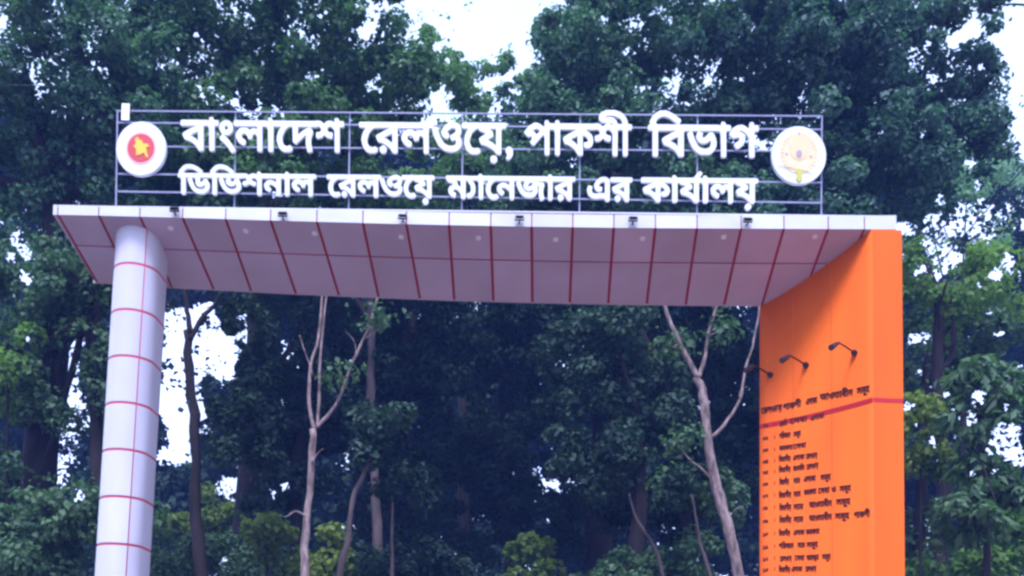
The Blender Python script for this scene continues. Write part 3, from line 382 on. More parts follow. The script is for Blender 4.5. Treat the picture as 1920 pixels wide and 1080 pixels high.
SMALL = {
    'িবভাগীয়': '137,-10 134,-7 134,-5 137,-1 140,-1 136,4 132,6 126,7 124,9 123,11 123,13 128,18 123,22 120,22 120,20 120,1 119,-1 116,-2 114,-1 113,1 113,20 112,22 110,22 109,21 109,20 109,1 108,-1 105,-2 103,-2 101,0 101,16 100,18 99,18 98,14 97,11 92,7 89,6 87,8 86,10 88,13 90,14 90,15 89,16 86,15 85,16 80,21 80,18 80,1 77,-2 75,-2 73,-1 72,1 72,20 71,22 68,22 66,21 70,11 67,5 64,2 60,0 54,0 50,1 44,6 39,15 38,19 38,21 37,22 36,22 36,20 36,1 35,-1 32,-2 30,-1 26,4 23,6 15,9 12,13 12,15 15,18 20,21 11,22 10,21 10,20 10,1 9,-1 6,-2 4,-1 3,1 3,20 2,22 0,22 -2,24 -2,26 -1,28 0,32 2,36 6,39 10,42 18,42 25,39 29,36 32,33 32,31 31,29 32,29 70,29 75,32 79,29 81,29 84,26 85,26 89,29 86,32 86,35 87,37 90,41 93,42 107,42 113,39 118,34 120,29 148,29 149,28 151,26 151,24 148,21 148,20 147,0 145,-2 142,-3 142,-7 139,-10;55,7 57,7 60,8 62,10 61,12 57,11 53,11 48,13 48,12 50,9;137,10 139,10 140,11 139,17 139,20 139,22 138,22 137,21 139,18 139,16 135,13 134,12;26,11 28,11 28,11 28,16 24,15 23,13;46,18 47,19 48,20 48,21 47,22 44,21;55,18 57,18 60,20 60,21 58,22 55,21;98,19 98,20 97,20;8,29 9,29 24,29 26,29 21,34 17,35 12,35 9,34 7,31 7,30;108,29 109,29 112,29 111,32 109,34 106,35 104,34',
    'েরলওেয়': '137,-10 133,-6 134,-4 136,-2 139,-1 138,1 132,6 125,7 123,9 122,13 127,18 122,22 120,22 118,21 116,18 114,13 114,9 115,6 117,5 121,5 124,2 124,0 121,-2 120,-2 116,-2 113,-1 108,4 106,7 106,11 107,16 109,21 107,22 106,21 103,15 106,12 106,7 102,3 97,0 90,0 84,3 80,7 77,11 74,18 73,22 72,22 72,20 72,1 69,-2 67,-2 65,0 65,12 63,15 61,15 60,12 58,10 56,11 53,15 50,15 50,12 53,9 54,7 51,4 49,4 44,8 42,12 42,16 46,20 46,21 41,22 40,22 40,20 40,1 37,-2 34,-2 28,5 27,4 27,0 25,-2 22,-2 19,1 18,1 15,-2 10,-2 6,0 2,4 1,6 1,15 3,21 -1,23 -2,24 -2,26 0,28 1,29 73,29 75,28 77,25 80,23 81,20 82,19 84,23 89,27 95,30 98,30 103,26 107,29 149,29 151,27 152,25 151,23 149,22 147,22 147,20 146,0 144,-2 141,-3 142,-5 142,-7 139,-10;18,3 22,7 20,8 16,12 16,15 18,18 24,20 24,22 13,22 9,18 8,14 8,9 9,6 11,5 15,5;92,7 95,7 97,8 97,10 95,11 92,14 89,12 87,13 84,16 83,16 86,10 87,9;137,10 139,10 139,10 139,17 140,20 139,22 138,22 136,21 137,20 139,18 139,16 136,14 134,13 134,12;30,11 31,11 31,11 32,14 31,16 30,16 27,14 27,13;93,17 97,19 98,21 97,23 95,23 91,21 91,19;57,20 58,21 56,21',
    'পাকশী': '24,-2 22,0 22,1 22,15 21,17 20,16 11,8 9,7 6,10 8,15 4,15 -1,19 0,21 5,27 11,30 14,30 21,27 22,29 24,32 26,32 30,29 33,29 36,32 37,32 41,29 77,29 82,30 89,27 90,28 87,29 84,32 84,35 85,37 88,40 90,42 103,42 107,41 112,38 115,35 118,29 120,29 123,26 122,24 120,22 118,22 118,20 118,1 117,0 115,-2 113,-2 111,0 111,20 111,21 109,22 106,22 106,20 106,1 105,0 103,-2 101,-2 99,0 98,12 95,11 89,14 82,11 79,12 77,9 74,5 72,5 67,5 67,0 66,-1 64,-2 61,-2 55,5 50,8 46,9 44,11 43,13 43,15 46,17 52,20 53,21 50,22 42,22 41,21 41,1 40,-1 37,-2 35,-1 34,1 34,20 32,22 29,22 29,20 29,1 27,-2;57,11 59,11 60,12 59,16 57,16 55,14 55,13;67,12 67,12 70,12 71,14 69,16 67,16;78,16 78,16 81,19 84,19 85,20 85,21 83,22 75,22 74,21 74,20;97,18 98,18 99,18 99,20 98,21 96,22 93,21 93,20 93,19;13,19 14,19 16,20 16,21 14,22 12,21;106,29 107,29 109,29 110,30 109,32 104,35 103,34',
    'আওতাধীন': '32,-2 30,0 28,3 25,5 20,2 15,2 11,3 7,6 3,11 0,17 0,19 1,21 -2,24 -2,25 -2,27 0,29 40,29 44,32 45,32 48,29 51,29 52,28 54,25 57,23 59,19 62,24 65,26 69,29 73,30 75,30 81,27 84,29 115,29 120,32 124,29 126,28 129,25 129,24 125,22 125,20 125,1 124,0 122,-2 119,-2 117,0 117,20 116,21 115,22 110,21 113,16 113,7 107,1 103,0 99,0 93,3 89,7 86,11 83,19 82,19 81,16 83,11 82,6 78,2 74,0 68,0 64,1 60,4 57,7 52,16 50,21 49,22 49,20 49,1 48,-1 45,-2 44,-2 42,0 42,20 41,22 39,22 38,22 38,20 37,0 35,-2;145,-2 139,4 134,8 131,8 127,12 127,15 130,18 129,25 132,28 128,33 128,35 129,37 132,41 136,42 149,42 155,39 160,34 162,29 190,29 191,28 193,26 193,24 191,22 189,22 189,20 189,1 188,0 186,-2 184,-2 182,0 181,8 180,11 177,13 173,13 172,12 172,11 175,7 174,5 172,3 170,4 165,9 165,15 168,18 173,21 175,20 178,20 180,18 181,18 182,20 181,22 180,22 173,21 163,22 162,21 162,1 161,-1 158,-2 156,-1 155,1 155,20 154,22 151,22 151,20 150,0 148,-2;69,7 72,7 75,8 76,9 75,11 72,11 69,13 66,12 61,15 61,14 63,10 66,8;97,8 98,8 105,8 107,10 106,14 105,17 103,17 102,16 101,14 99,12 97,12 95,14 95,15 95,18 96,21 91,22 90,21 90,20 92,15 94,11;15,9 18,9 21,11 22,13 20,16 19,17 18,17 17,14 16,13 15,12 13,12 11,13 10,16 12,21 10,22 5,21 9,16 9,14 11,11;29,11 30,20 29,22 26,22 25,21 26,20 29,15;141,11 142,11 142,11 142,16 138,14 138,13;70,17 74,19 75,21 74,23 70,22 68,20 68,19;141,23 142,24 143,27 142,28 141,27;150,29 151,29 154,29 153,32 151,34 148,35 146,34',
    'নাম': '19,-2 17,0 17,8 14,11 11,13 8,12 8,11 11,7 7,3 2,7 0,12 1,15 5,20 9,21 11,20 16,19 16,21 15,22 9,21 0,22 -2,24 -2,25 -2,27 0,29 27,29 32,32 37,29 65,29 66,28 68,26 68,24 66,22 64,22 64,20 64,1 63,0 61,-2 59,-2 58,-1 57,0 56,4 54,8 51,10 48,10 47,9 47,8 50,5 51,3 50,2 48,0 46,0 42,3 40,6 40,11 42,14 45,17 44,19 42,19 38,22 37,22 37,20 37,1 36,0 34,-2 32,-2 31,-2 29,0 29,20 28,22 26,22 25,22 25,20 24,0 22,-2;55,15 56,15 56,15 57,20 56,22 53,22 52,21 52,20',
    'এলাকা': '27,-2 23,1 22,2 19,2 16,1 9,1 3,4 0,10 0,15 3,18 5,18 6,17 8,15 7,12 7,11 8,9 11,8 15,8 17,9 21,9 24,9 24,10 24,20 24,22 23,22 20,22 17,19 17,17 20,15 21,13 19,10 16,10 13,11 9,15 9,18 11,22 17,28 22,30 25,30 31,26 33,28 35,29 67,29 71,32 72,32 76,29 114,29 119,32 123,29 125,29 127,26 127,24 125,22 123,22 122,20 122,1 122,0 120,-2 118,-2 115,0 115,20 115,21 114,22 108,21 108,20 112,16 113,12 112,9 108,5 102,5 101,0 99,-2 98,-2 96,-2 95,-1 92,2 89,6 81,9 78,11 77,14 81,18 86,20 87,21 85,22 77,22 75,21 75,1 73,-2 71,-2 69,0 68,1 68,20 67,22 64,22 63,20 63,1 62,-1 60,-2 58,-2 56,0 56,12 55,14 54,15 52,11 50,10 48,11 45,15 42,15 41,12 45,10 46,8 44,5 43,4 42,4 39,5 35,9 33,13 34,17 38,21 34,22 32,23 31,21 31,1 29,-2;91,11 93,11 93,14 93,16 90,15 89,13;101,12 102,12 105,12 105,14 104,16 102,16;48,20 50,20 50,21 49,22 48,21',
    'সমূহ': '49,-13 45,-11 42,-8 42,-6 43,-3 47,1 48,5 47,7 43,10 39,10 39,9 42,5 42,3 39,0 36,2 32,6 31,9 32,13 34,15 36,17 37,18 36,19 32,20 30,22 28,22 28,2 25,-1 23,-2 21,0 21,2 21,13 20,14 19,14 18,13 15,8 11,4 6,4 3,7 0,11 1,12 3,14 4,14 7,11 9,11 10,13 9,17 7,19 4,19 1,21 -2,25 -2,27 1,29 80,29 81,29 83,27 83,24 81,22 76,22 79,17 80,13 78,10 76,7 76,6 83,1 83,0 83,-1 79,-4 71,1 60,5 58,7 58,9 60,13 59,15 59,18 61,22 59,22 56,22 56,21 56,-1 56,-3 64,-7 66,-9 65,-12 63,-13 59,-12 57,-10 51,-13;62,12 64,11 70,11 72,13 72,16 69,17 66,17;45,17 47,16 47,17 48,21 47,22 46,22 43,22;15,21 16,22 14,22',
    'ওেয়': '63,-10 59,-7 59,-5 63,-1 66,-1 62,4 58,6 52,7 50,9 48,11 48,13 54,18 49,22 46,22 42,19 40,14 40,8 41,7 43,5 45,5 48,6 51,3 51,1 49,-1 47,-2 42,-2 40,-1 35,4 33,9 27,2 24,0 17,0 12,2 4,9 1,15 -1,22 2,25 5,25 7,22 9,18 9,21 15,27 18,29 22,30 25,30 30,26 34,29 75,29 77,27 77,25 77,24 74,21 73,20 73,0 71,-2 68,-3 68,-7 65,-10;17,7 21,7 24,8 24,9 24,11 21,11 18,13 16,12 15,13 10,16 10,15 12,10 15,8;63,10 65,10 65,11 65,17 65,20 65,21 64,22 63,21 65,18 64,16 60,13 60,12;31,13 32,13 33,13 33,16 35,20 35,21 35,22 32,22 31,21 31,18 29,16 29,15;20,17 22,18 24,20 24,21 23,23 19,22 17,20 18,19',
    'েসবা': '9,-2 6,0 2,4 1,6 1,15 3,21 0,22 -2,25 -2,27 0,30 73,29 76,32 77,33 80,30 83,30 85,27 85,24 83,22 81,21 81,20 81,1 80,0 78,-2 76,-2 74,0 74,20 73,21 72,22 70,21 70,20 69,0 67,-2 66,-2 64,-2 63,-1 57,5 49,9 46,12 46,16 53,20 53,21 45,22 44,21 44,1 41,-2 39,-2 38,-2 36,0 36,13 35,14 34,14 30,8 26,4 25,4 21,4 16,9 16,11 18,13 19,14 23,11 24,11 25,12 24,17 23,19 17,20 15,22 13,22 11,20 9,17 8,13 8,8 9,6 11,5 15,6 18,3 18,1 16,-1 14,-2;60,11 61,11 62,12 61,16 57,14 57,13',
    'ভাড়া': '62,-10 60,-8 59,-6 61,-2 54,1 49,6 45,13 42,21 42,1 39,-2 36,-2 34,0 34,20 33,21 32,22 28,21 32,12 30,7 29,5 26,2 22,0 16,0 12,1 8,4 6,6 1,15 0,19 0,21 -2,24 -2,26 0,28 1,29 32,29 37,32 42,29 75,29 79,32 81,32 84,29 87,28 89,25 88,24 85,21 85,20 84,0 82,-2 81,-2 79,-2 77,0 77,20 76,22 62,22 62,20 62,17 63,17 67,21 69,21 72,17 75,11 74,8 72,4 69,1 66,-1 66,-2 68,-6 67,-8 65,-10;62,6 65,7 66,8 66,10 62,9 58,9 55,12 54,14 53,21 52,22 50,21 52,15 55,9 58,7;17,7 19,7 22,8 24,10 23,12 19,11 15,11 10,13 10,12 12,9;8,18 8,18 9,19 10,20 10,21 9,22 6,21;17,18 19,18 22,20 22,21 20,22 17,21',
    'মাল': '20,-2 18,0 17,5 13,10 10,10 9,9 9,8 12,4 12,3 9,0 6,1 2,5 1,9 1,10 3,13 7,17 6,19 2,20 -2,24 -2,26 0,29 28,29 33,32 38,29 70,29 71,28 73,26 73,24 70,21 70,20 70,1 69,0 67,-2 64,-2 62,0 62,12 60,15 59,14 58,12 57,11 55,10 53,11 50,15 47,15 47,13 47,12 51,9 51,7 48,4 47,4 44,6 40,10 40,11 40,16 43,21 41,22 37,22 37,20 37,1 36,-1 33,-2 31,-1 30,1 30,20 29,22 28,22 26,21 25,0 23,-2;15,16 17,16 17,16 18,20 17,21 16,22 13,21;54,20 55,20 56,21 54,22 53,21',
    'ও': '17,0 11,2 5,9 1,15 -1,22 2,25 5,25 7,22 9,18 10,22 16,28 20,30 25,30 28,28 31,24 31,19 29,16 29,15 32,11 32,8 30,5 26,1 23,0;18,7 21,7 24,8 24,9 24,11 22,11 19,14 16,12 15,13 10,16 10,15 12,10 14,9;19,17 22,18 23,19 24,21 24,22 21,23 18,21 17,19',
    'পিরবহন': '115,-4 110,0 104,3 98,4 96,7 96,10 99,13 97,16 97,19 99,22 98,22 94,22 94,2 93,0 90,-2 88,-1 83,4 80,6 76,8 73,8 70,12 69,15 70,16 72,18 78,21 78,22 68,22 67,22 67,2 66,0 63,-2 62,-1 56,4 56,1 53,-2 49,-2 47,1 47,4 50,7 50,8 47,8 45,11 43,14 43,15 46,18 52,21 52,22 42,22 41,22 41,2 40,0 37,-2 35,-1 34,2 34,21 33,22 30,22 29,22 29,2 28,0 25,-2 24,-1 22,1 22,15 21,16 20,16 15,12 11,8 9,7 6,11 7,15 3,15 -1,20 0,22 4,26 9,29 16,29 21,26 22,30 24,32 26,32 29,29 30,30 31,33 32,34 39,41 42,42 48,42 54,40 63,34 64,32 63,30 63,29 144,29 146,28 148,26 147,24 145,22 143,22 143,21 143,2 142,0 139,-2 136,0 136,10 131,13 128,13 127,13 127,11 130,8 130,7 126,3 125,4 121,8 119,12 119,14 120,16 124,20 130,20 134,18 135,19 136,20 135,22 115,22 115,22 115,21 118,17 118,13 114,6 117,3 121,0 121,-1 118,-4 117,-4;57,12 59,11 60,13 59,16 55,15 55,14;83,12 85,11 86,13 85,16 84,16 81,14;100,12 108,11 110,12 111,15 108,17 105,17 104,17 103,14 101,12;13,20 14,19 16,21 16,22 14,22 12,22;39,30 40,29 55,29 57,30 57,31 55,32 47,35 44,35 41,34 39,32 38,31',
    'কমকতা': '18,-2 11,5 3,9 1,11 0,14 1,15 3,18 9,20 9,21 0,22 -2,25 -2,27 0,29 130,29 135,32 139,29 141,29 143,26 143,24 141,22 139,22 139,20 139,1 138,0 136,-2 134,-2 132,0 132,20 131,22 130,22 125,21 129,15 129,9 127,6 122,1 118,0 114,0 108,3 104,7 101,11 100,13 99,16 98,21 94,22 93,21 94,20 98,16 99,14 98,11 97,8 93,5 87,5 86,0 84,-2 83,-2 81,-2 80,-1 78,2 74,6 66,9 64,11 63,14 64,15 66,18 72,20 72,22 62,22 61,21 61,1 60,-1 57,-2 56,-2 54,0 53,4 52,7 49,9 48,10 45,10 45,8 45,7 47,6 48,4 47,2 45,0 43,0 42,1 37,6 36,10 36,11 42,17 42,18 39,19 36,22 31,22 30,21 31,20 34,17 35,14 36,10 30,5 24,5 23,0 23,-1 21,-2;112,8 113,8 120,8 122,10 121,14 119,16 118,17 117,16 116,14 114,12 112,12 110,14 110,15 110,18 111,21 106,22 105,21 105,20 107,15 109,11;14,11 16,11 16,11 16,16 12,15 11,13;24,11 24,11 25,11 27,12 28,14 27,16 24,16;77,11 79,11 80,12 79,16 77,16 75,14 74,13;87,12 87,12 90,12 90,14 89,16 87,16;52,15 53,15 53,15 54,20 53,22 50,22 49,21 49,20',
    '১': '10,-2 7,0 4,3 4,7 7,11 10,12 12,11 13,8 12,5 14,5 16,6 16,8 15,10 10,15 4,21 3,23 5,26 8,29 10,29 12,26 11,23 12,22 18,17 21,14 23,10 23,4 19,0 15,-2',
    '২': '21,-2 14,3 9,5 3,6 1,8 1,10 3,13 6,13 11,12 15,13 17,14 17,15 14,17 8,18 4,22 4,25 5,28 7,29 11,27 12,24 18,23 24,17 24,12 19,7 25,2 26,0 23,-2 22,-3',
    '৩': '13,0 9,1 4,6 1,12 -1,20 0,22 2,23 4,24 7,22 11,26 16,28 19,26 25,20 26,16 26,10 25,6 20,1 17,0;13,7 15,7 18,8 19,12 18,18 17,20 16,20 15,17 13,15 11,15 9,16 8,15 10,9',
    '৪': '9,-2 4,1 1,5 1,9 4,13 4,14 2,18 2,23 5,27 8,29 18,29 21,27 24,22 24,18 21,14 24,10 25,8 25,6 24,3 21,0 16,-2;10,5 11,5 16,5 17,6 17,8 14,11 12,11 9,8 9,6;12,18 14,18 17,19 17,20 17,21 15,22 9,22 9,20 9,19',
    '৫': '11,-2 7,-1 1,5 0,8 0,13 2,17 9,24 17,29 19,29 22,25 21,22 25,21 27,17 25,15 21,13 19,10 20,8 23,8 25,5 26,4 26,2 24,0 19,-2;11,5 13,5 13,5 12,8 12,11 16,17 16,18 15,20 13,19 8,14 8,7',
    '৬': '12,0 8,2 5,5 1,12 -1,18 -1,19 1,22 3,22 7,19 7,17 8,20 5,23 7,26 9,28 12,27 16,23 16,18 20,21 22,21 23,21 26,17 27,12 25,5 21,2 17,0;14,7 15,7 18,8 19,9 18,10 12,10 9,12 9,11 10,9',
    '৭': '21,-2 18,-1 15,2 15,9 10,9 7,10 1,15 1,19 2,22 7,27 10,29 17,29 22,23 22,6 25,1 23,-2;9,16 11,16 15,16 15,17 15,21 14,22 10,21 9,19',
    '৮': '8,-2 4,1 2,5 2,20 -1,25 0,27 2,29 5,29 9,25 9,18 12,19 14,18 19,18 23,20 25,19 27,16 22,10 21,4 16,0 13,-2;10,5 12,5 14,6 14,9 13,11 10,11 9,10 9,7',
    '৯': '9,-2 6,1 5,2 9,6 9,8 8,9 4,4 2,5 0,7 -1,8 0,11 3,14 5,15 5,16 0,21 -1,23 1,27 4,29 6,29 8,27 8,24 8,23 11,22 17,21 21,19 25,14 26,12 26,6 25,4 22,1 15,-2;16,7 17,7 18,7 19,8 19,10 17,12 15,14 14,13 14,12 16,10',
    '০': '10,2 7,4 2,8 1,11 1,16 3,20 8,25 12,26 17,26 20,24 24,19 25,15 25,12 23,7 20,4 15,2;10,9 12,9 15,9 17,11 17,12 17,18 15,19 13,19 9,17 9,11',
    ':': '4,-2 0,1 0,3 4,6 7,6 9,4 9,1 6,-2;5,13 2,15 0,17 1,19 5,22 8,21 9,18 9,16 8,15 6,13',
}

# ------------------------------------------------------------------ gateway
gate = thing('gateway', 'white panelled entrance gateway with red joints, round column and orange wall', 'gateway', (4.4, 0.5, 0))
FX = [-0.501, -0.027, 0.448, 0.942, 1.442, 1.962, 2.500, 3.035, 3.540, 4.039, 4.524, 5.003, 5.483, 5.963, 6.450, 6.938, 7.457, 7.958, 8.479, 8.906]
BX = [-0.500, -0.050, 0.450, 0.985, 1.462, 2.033, 2.582, 3.087, 3.617, 4.055, 4.555, 5.055, 5.536, 6.029, 6.524, 7.026, 7.520, 8.008, 8.500, 8.906]
X0, X1 = -0.555, 9.282
def zf(x):      # lower front edge: the long canopy sags a little in the middle
    return G + np.interp(x, [-0.6, 0, 1, 2, 3, 4, 5, 6, 7, 8, 9, 9.4], [.009, .010, .004, -.006, -.013, -.017, -.015, -.007, .008, .024, .040, .045])
def zt(x):
    return G + np.interp(x, [-0.6, 0, 2, 4, 5, 6, 7, 8, 9, 9.4], [.128, .129, .133, .135, .140, .150, .165, .184, .205, .218])
def zb(x):      # lower rear edge
    return G + np.interp(x, [-0.6, .43, 1, 1.5, 2, 3, 4, 5, 6, 7, 8, 9.4], [-.285, -.334, -.352, -.368, -.386, -.408, -.428, -.435, -.436, -.430, -.417, -.40])
D = SOF_D
MID = 0.427
GAP = 0.034
def spt(xf, xb, t, up=0.0):     # point of the soffit between front (t=0) and rear (t=1)
    x = xf + (xb - xf) * t
    return (x, 0.014 + (D - 0.014) * t, zf(xf) * (1 - t) + zb(xb) * t + up)
canopy = mesh('canopy', *(lambda: (
    [spt(a, b, t, 0.016) for a, b in zip([X0 + .02] + FX[1:] + [X1 - .02], [X0 + .02] + BX[1:] + [X1 - .02]) for t in (0.004, 1)] +
    [(a, y, zt(a) - 0.02) for a in [X0 + .02] + FX[1:] + [X1 - .02] for y in (0.0185, D)],
    sum([[(2 * i, 2 * i + 1, 2 * i + 3, 2 * i + 2),
          (42 + 2 * i, 44 + 2 * i, 45 + 2 * i, 43 + 2 * i),
          (2 * i, 2 * i + 2, 44 + 2 * i, 42 + 2 * i),
          (2 * i + 1, 43 + 2 * i, 45 + 2 * i, 2 * i + 3)] for i in range(20)], []) + [(0, 42, 43, 1), (40, 41, 83, 82)]))(), M['joint'], gate)
# soffit panels: two rows
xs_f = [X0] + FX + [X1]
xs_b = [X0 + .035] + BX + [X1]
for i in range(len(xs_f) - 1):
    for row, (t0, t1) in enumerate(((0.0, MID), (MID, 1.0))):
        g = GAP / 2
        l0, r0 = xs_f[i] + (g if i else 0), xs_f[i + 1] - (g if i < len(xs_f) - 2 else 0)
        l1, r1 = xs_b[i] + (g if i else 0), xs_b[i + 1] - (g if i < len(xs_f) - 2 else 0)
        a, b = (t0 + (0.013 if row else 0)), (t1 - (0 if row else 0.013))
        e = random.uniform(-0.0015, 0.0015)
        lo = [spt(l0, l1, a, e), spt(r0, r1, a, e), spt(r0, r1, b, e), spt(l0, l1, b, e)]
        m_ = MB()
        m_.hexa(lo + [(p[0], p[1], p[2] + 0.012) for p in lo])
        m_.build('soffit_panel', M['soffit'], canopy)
# front panels
for i in range(len(xs_f) - 1):
    g = 0.007
    l, r = xs_f[i] + (g if i else 0), xs_f[i + 1] - (g if i < len(xs_f) - 2 else 0)
    m_ = MB()
    y0 = random.uniform(-0.001, 0.001)
    m_.hexa([(l, y0, zf(l)), (r, y0, zf(r)), (r, 0.0125, zf(r)), (l, 0.0125, zf(l)), (l, y0, zt(l)), (r, y0, zt(r)), (r, 0.0125, zt(r)), (l, 0.0125, zt(l))])
    m_.build('front_panel', M['white'], canopy)
m_ = MB()       # cap strip and rear cladding
m_.hexa([(X0, 0.0135, zt(X0) - .017), (X1, 0.0135, zt(X1) - .017), (X1, D + .01, zt(X1) - .017), (X0, D + .01, zt(X0) - .017),
         (X0, 0.0135, zt(X0) + .002), (X1, 0.0135, zt(X1) + .002), (X1, D + .01, zt(X1) + .002), (X0, D + .01, zt(X0) + .002)])
m_.build('roof_sheet', M['white'], canopy)
m_ = MB()
for a_, b_ in zip([X0] + BX[1:], BX[1:] + [X1]):
    m_.hexa([(a_, D + .003, zb(a_) + .002), (b_, D + .003, zb(b_) + .002), (b_, D + .012, zb(b_) + .002), (a_, D + .012, zb(a_) + .002),
             (a_, D + .003, zt(a_) - .02), (b_, D + .003, zt(b_) - .02), (b_, D + .012, zt(b_) - .02), (a_, D + .012, zt(a_) - .02)])
m_.build('rear_panel', M['white'], canopy)
for u, v in [(320, 430), (461, 434), (590, 437), (752, 442), (897, 444), (1042, 447), (1205, 447), (1357, 446), (1528, 448)]:
    p = onsof(u, v)
    t = p[1] / D
    p[2] = zf(p[0]) * (1 - t) + zb(p[0]) * t
    nr = np.array([0, -SOF_DROP / SOF_D, -1.0]); nr /= np.linalg.norm(nr)
    m_ = MB(); m_.disc(p + nr * -0.003, nr, 0.032, 0.008, 24)
    dl = m_.build('downlight', M['lampwhite'], canopy)

# column: two rounded ends joined by short straight sides, clad ring by ring
CX, CY, CRD, CL = 0.213, 0.40, 0.262, 0.22
def cprof(off=0.0, n=14):
    pts = []
    r = CRD + off
    for k in range(n + 1):
        a = math.pi + math.pi * k / n
        pts.append((CX + r * math.cos(a), CY + r * math.sin(a)))
    for k in range(n + 1):
        a = math.pi * k / n
        pts.append((CX + r * math.cos(a), CY + CL + r * math.sin(a)))
    return pts
def lean(z):          # the column stands a little out of true
    return 0.022 * (z - 3.2)
P_in, P_out = cprof(-0.006), cprof(0)
n_ = len(P_in)
core = mesh('column', [(x + lean(z), y, z) for z in (0.0, G - 0.02) for x, y in P_in],
            [(i, (i + 1) % n_, n_ + (i + 1) % n_, n_ + i) for i in range(n_)] + [tuple(range(n_))[::-1]], M['joint2'], gate, True)
def soff_z(x, y):
    t = y / D
    return zf(x) * (1 - t) + zb(x) * t
seams = [10, 24]        # where the two half shells meet
def shell(i0, i1, z0, z1, top=False):
    idx = []
    i = i0
    while True:
        idx.append(i % n_)
        if i % n_ == i1 % n_:
            break
        i += 1
    m = len(idx)
    v, f = [], []
    def trim(p, q, s):          # pull the ends of a shell back by 8 mm
        d = np.array(q) - np.array(p); L = np.linalg.norm(d)
        return tuple(np.array(p) + d / L * s)
    o = [P_out[k] for k in idx]; q = [P_in[k] for k in idx]
    o[0], o[-1] = trim(o[0], o[1], .008), trim(o[-1], o[-2], .008)
    q[0], q[-1] = trim(q[0], q[1], .008), trim(q[-1], q[-2], .008)
    for z in (0, 1):
        for ring in (o, q):
            for x, y in ring:
                zz = z0 if z == 0 else (min(z1, soff_z(x + lean(z1), y) + 0.004) if top else z1)
                v.append((x + lean(zz), y, zz))
    for k in range(m - 1):
        f += [(k, k + 1, 2 * m + k + 1, 2 * m + k), (m + k + 1, m + k, 3 * m + k, 3 * m + k + 1),
              (k + 1, k, m + k, m + k + 1), (2 * m + k, 2 * m + k + 1, 3 * m + k + 1, 3 * m + k)]
    f += [(0, 2 * m, 3 * m, m), (m - 1, 2 * m - 1, 4 * m - 1, 3 * m - 1)]
    return v, f
zr = ony(216, 511, CY)[2]
RH = 0.553
rings = []
z = zr
while z > 0.3:
    rings.append(z); z -= RH
edges = [G + 0.02] + rings + [0.02]
for k in range(len(edges) - 1):
    zt_, zb_ = edges[k] - (0.016 if k else 0), edges[k + 1] + (0.016 if k < len(edges) - 2 else 0)
    for a, b in ((seams[1], seams[0] + n_), (seams[0], seams[1])):
        v, f = shell(a, b, zb_, zt_, k == 0)
        o = mesh('cladding_panel', v, f, M['colwhite'], core, True)
        o.data.set_sharp_from_angle(angle=R_(35))

# orange wall: narrow front face, slightly hollow inner face running back at a slant
WP0, WP1, WS = np.array([8.994, -0.004]), np.array([7.985, 1.165]), 0.055
WN = np.array([-(WP1 - WP0)[1], (WP1 - WP0)[0]]); WN = WN / np.linalg.norm(WN)    # points out of the face, to the left front
if WN[0] > 0:
    WN = -WN
WL = float(np.linalg.norm(WP1 - WP0))
def wpt(t, off=0.0):            # t 0 front .. 1 rear
    p = WP0 + (WP1 - WP0) * t - WN * (4 * WS * t * (1 - t)) + WN * off
    return p
def onwall(u, v):               # photograph point -> (t, z) on the inner face
    d = ray(u, v)
    t = 0.5
    for _ in range(12):
        p = wpt(t)
        nn = np.array([WN[0], WN[1]])
        s = nn @ (p - CAM[:2]) / (nn @ d[:2])
        q = CAM + d * s
        t = float((q[:2] - WP0) @ (WP1 - WP0) / WL ** 2)
    return t, q[2]
NW = 16
plan = [(9.343, -0.004)] + [tuple(wpt(k / NW)) for k in range(NW + 1)] + [(8.03, 1.215), (9.343, 1.215)]
m_ = MB()
n_w = len(plan)
def walltop(x, y):
    return G + 0.034 if y < 0.0 else min(G + 0.03, soff_z(min(x, 9.2), max(0, min(y, D))) + 0.008)
m_.add([(x, y, 0.0) for x, y in plan] + [(x, y, walltop(x, y)) for x, y in plan],
       [(i, n_w + i, n_w + (i + 1) % n_w, (i + 1) % n_w) for i in range(n_w)] + [tuple(n_w + i for i in range(n_w))[::-1]])
wall = m_.build('orange_wall', M['orange'], gate)
for p in wall.data.polygons:
    c = p.center
    if abs(p.normal[2]) < .1 and p.normal[0] < -0.3:
        p.use_smooth = True
def on_wall_strip(name, pts, hgt, mt, off=0.003):       # pts: list of (t, z); t < 0 lies on the front face
    v, f = [], []
    for t, z in pts:
        if t >= 0:
            p, n = wpt(t), WN
        else:
            p, n = np.array([WP0[0] - t * 0.349, WP0[1]]), np.array([0, -1.0])
        for o_ in (0.0005, off):
            for dz in (-hgt / 2, hgt / 2):
                v.append((p[0] + n[0] * o_, p[1] + n[1] * o_, z + dz))
    for i in range(len(pts) - 1):
        a, b = 4 * i, 4 * i + 4
        f += [(a + 2, a + 3, b + 3, b + 2), (a + 3, a + 1, b + 1, b + 3), (a, a + 2, b + 2, b)]
    f += [(0, 1, 3, 2), (4 * len(pts) - 4, 4 * len(pts) - 2, 4 * len(pts) - 1, 4 * len(pts) - 3)]
    return mesh(name, v, f, mt, wall)
ta, za = onwall(1419, 801)
tb, zb2 = onwall(1632, 751)
st = [(ta + (tb - ta) * k / 12, za + (zb2 - za) * k / 12) for k in range(13)]
st[0] = (min(st[0][0], 0.998), st[0][1])
st = [(t, z) for t, z in st if t > 0.004] + [(0.004, zb2)]
on_wall_strip('red_stripe', st, 0.058, M['stripe'])
zfr = ony(1660, 751, -0.006)[2]
on_wall_strip('red_stripe', [(-0.003, zb2), (-0.5, zfr), (-0.998, zfr)], 0.052, M['stripe'])
ws = MB()                        # shallow upright seams of the wall cladding
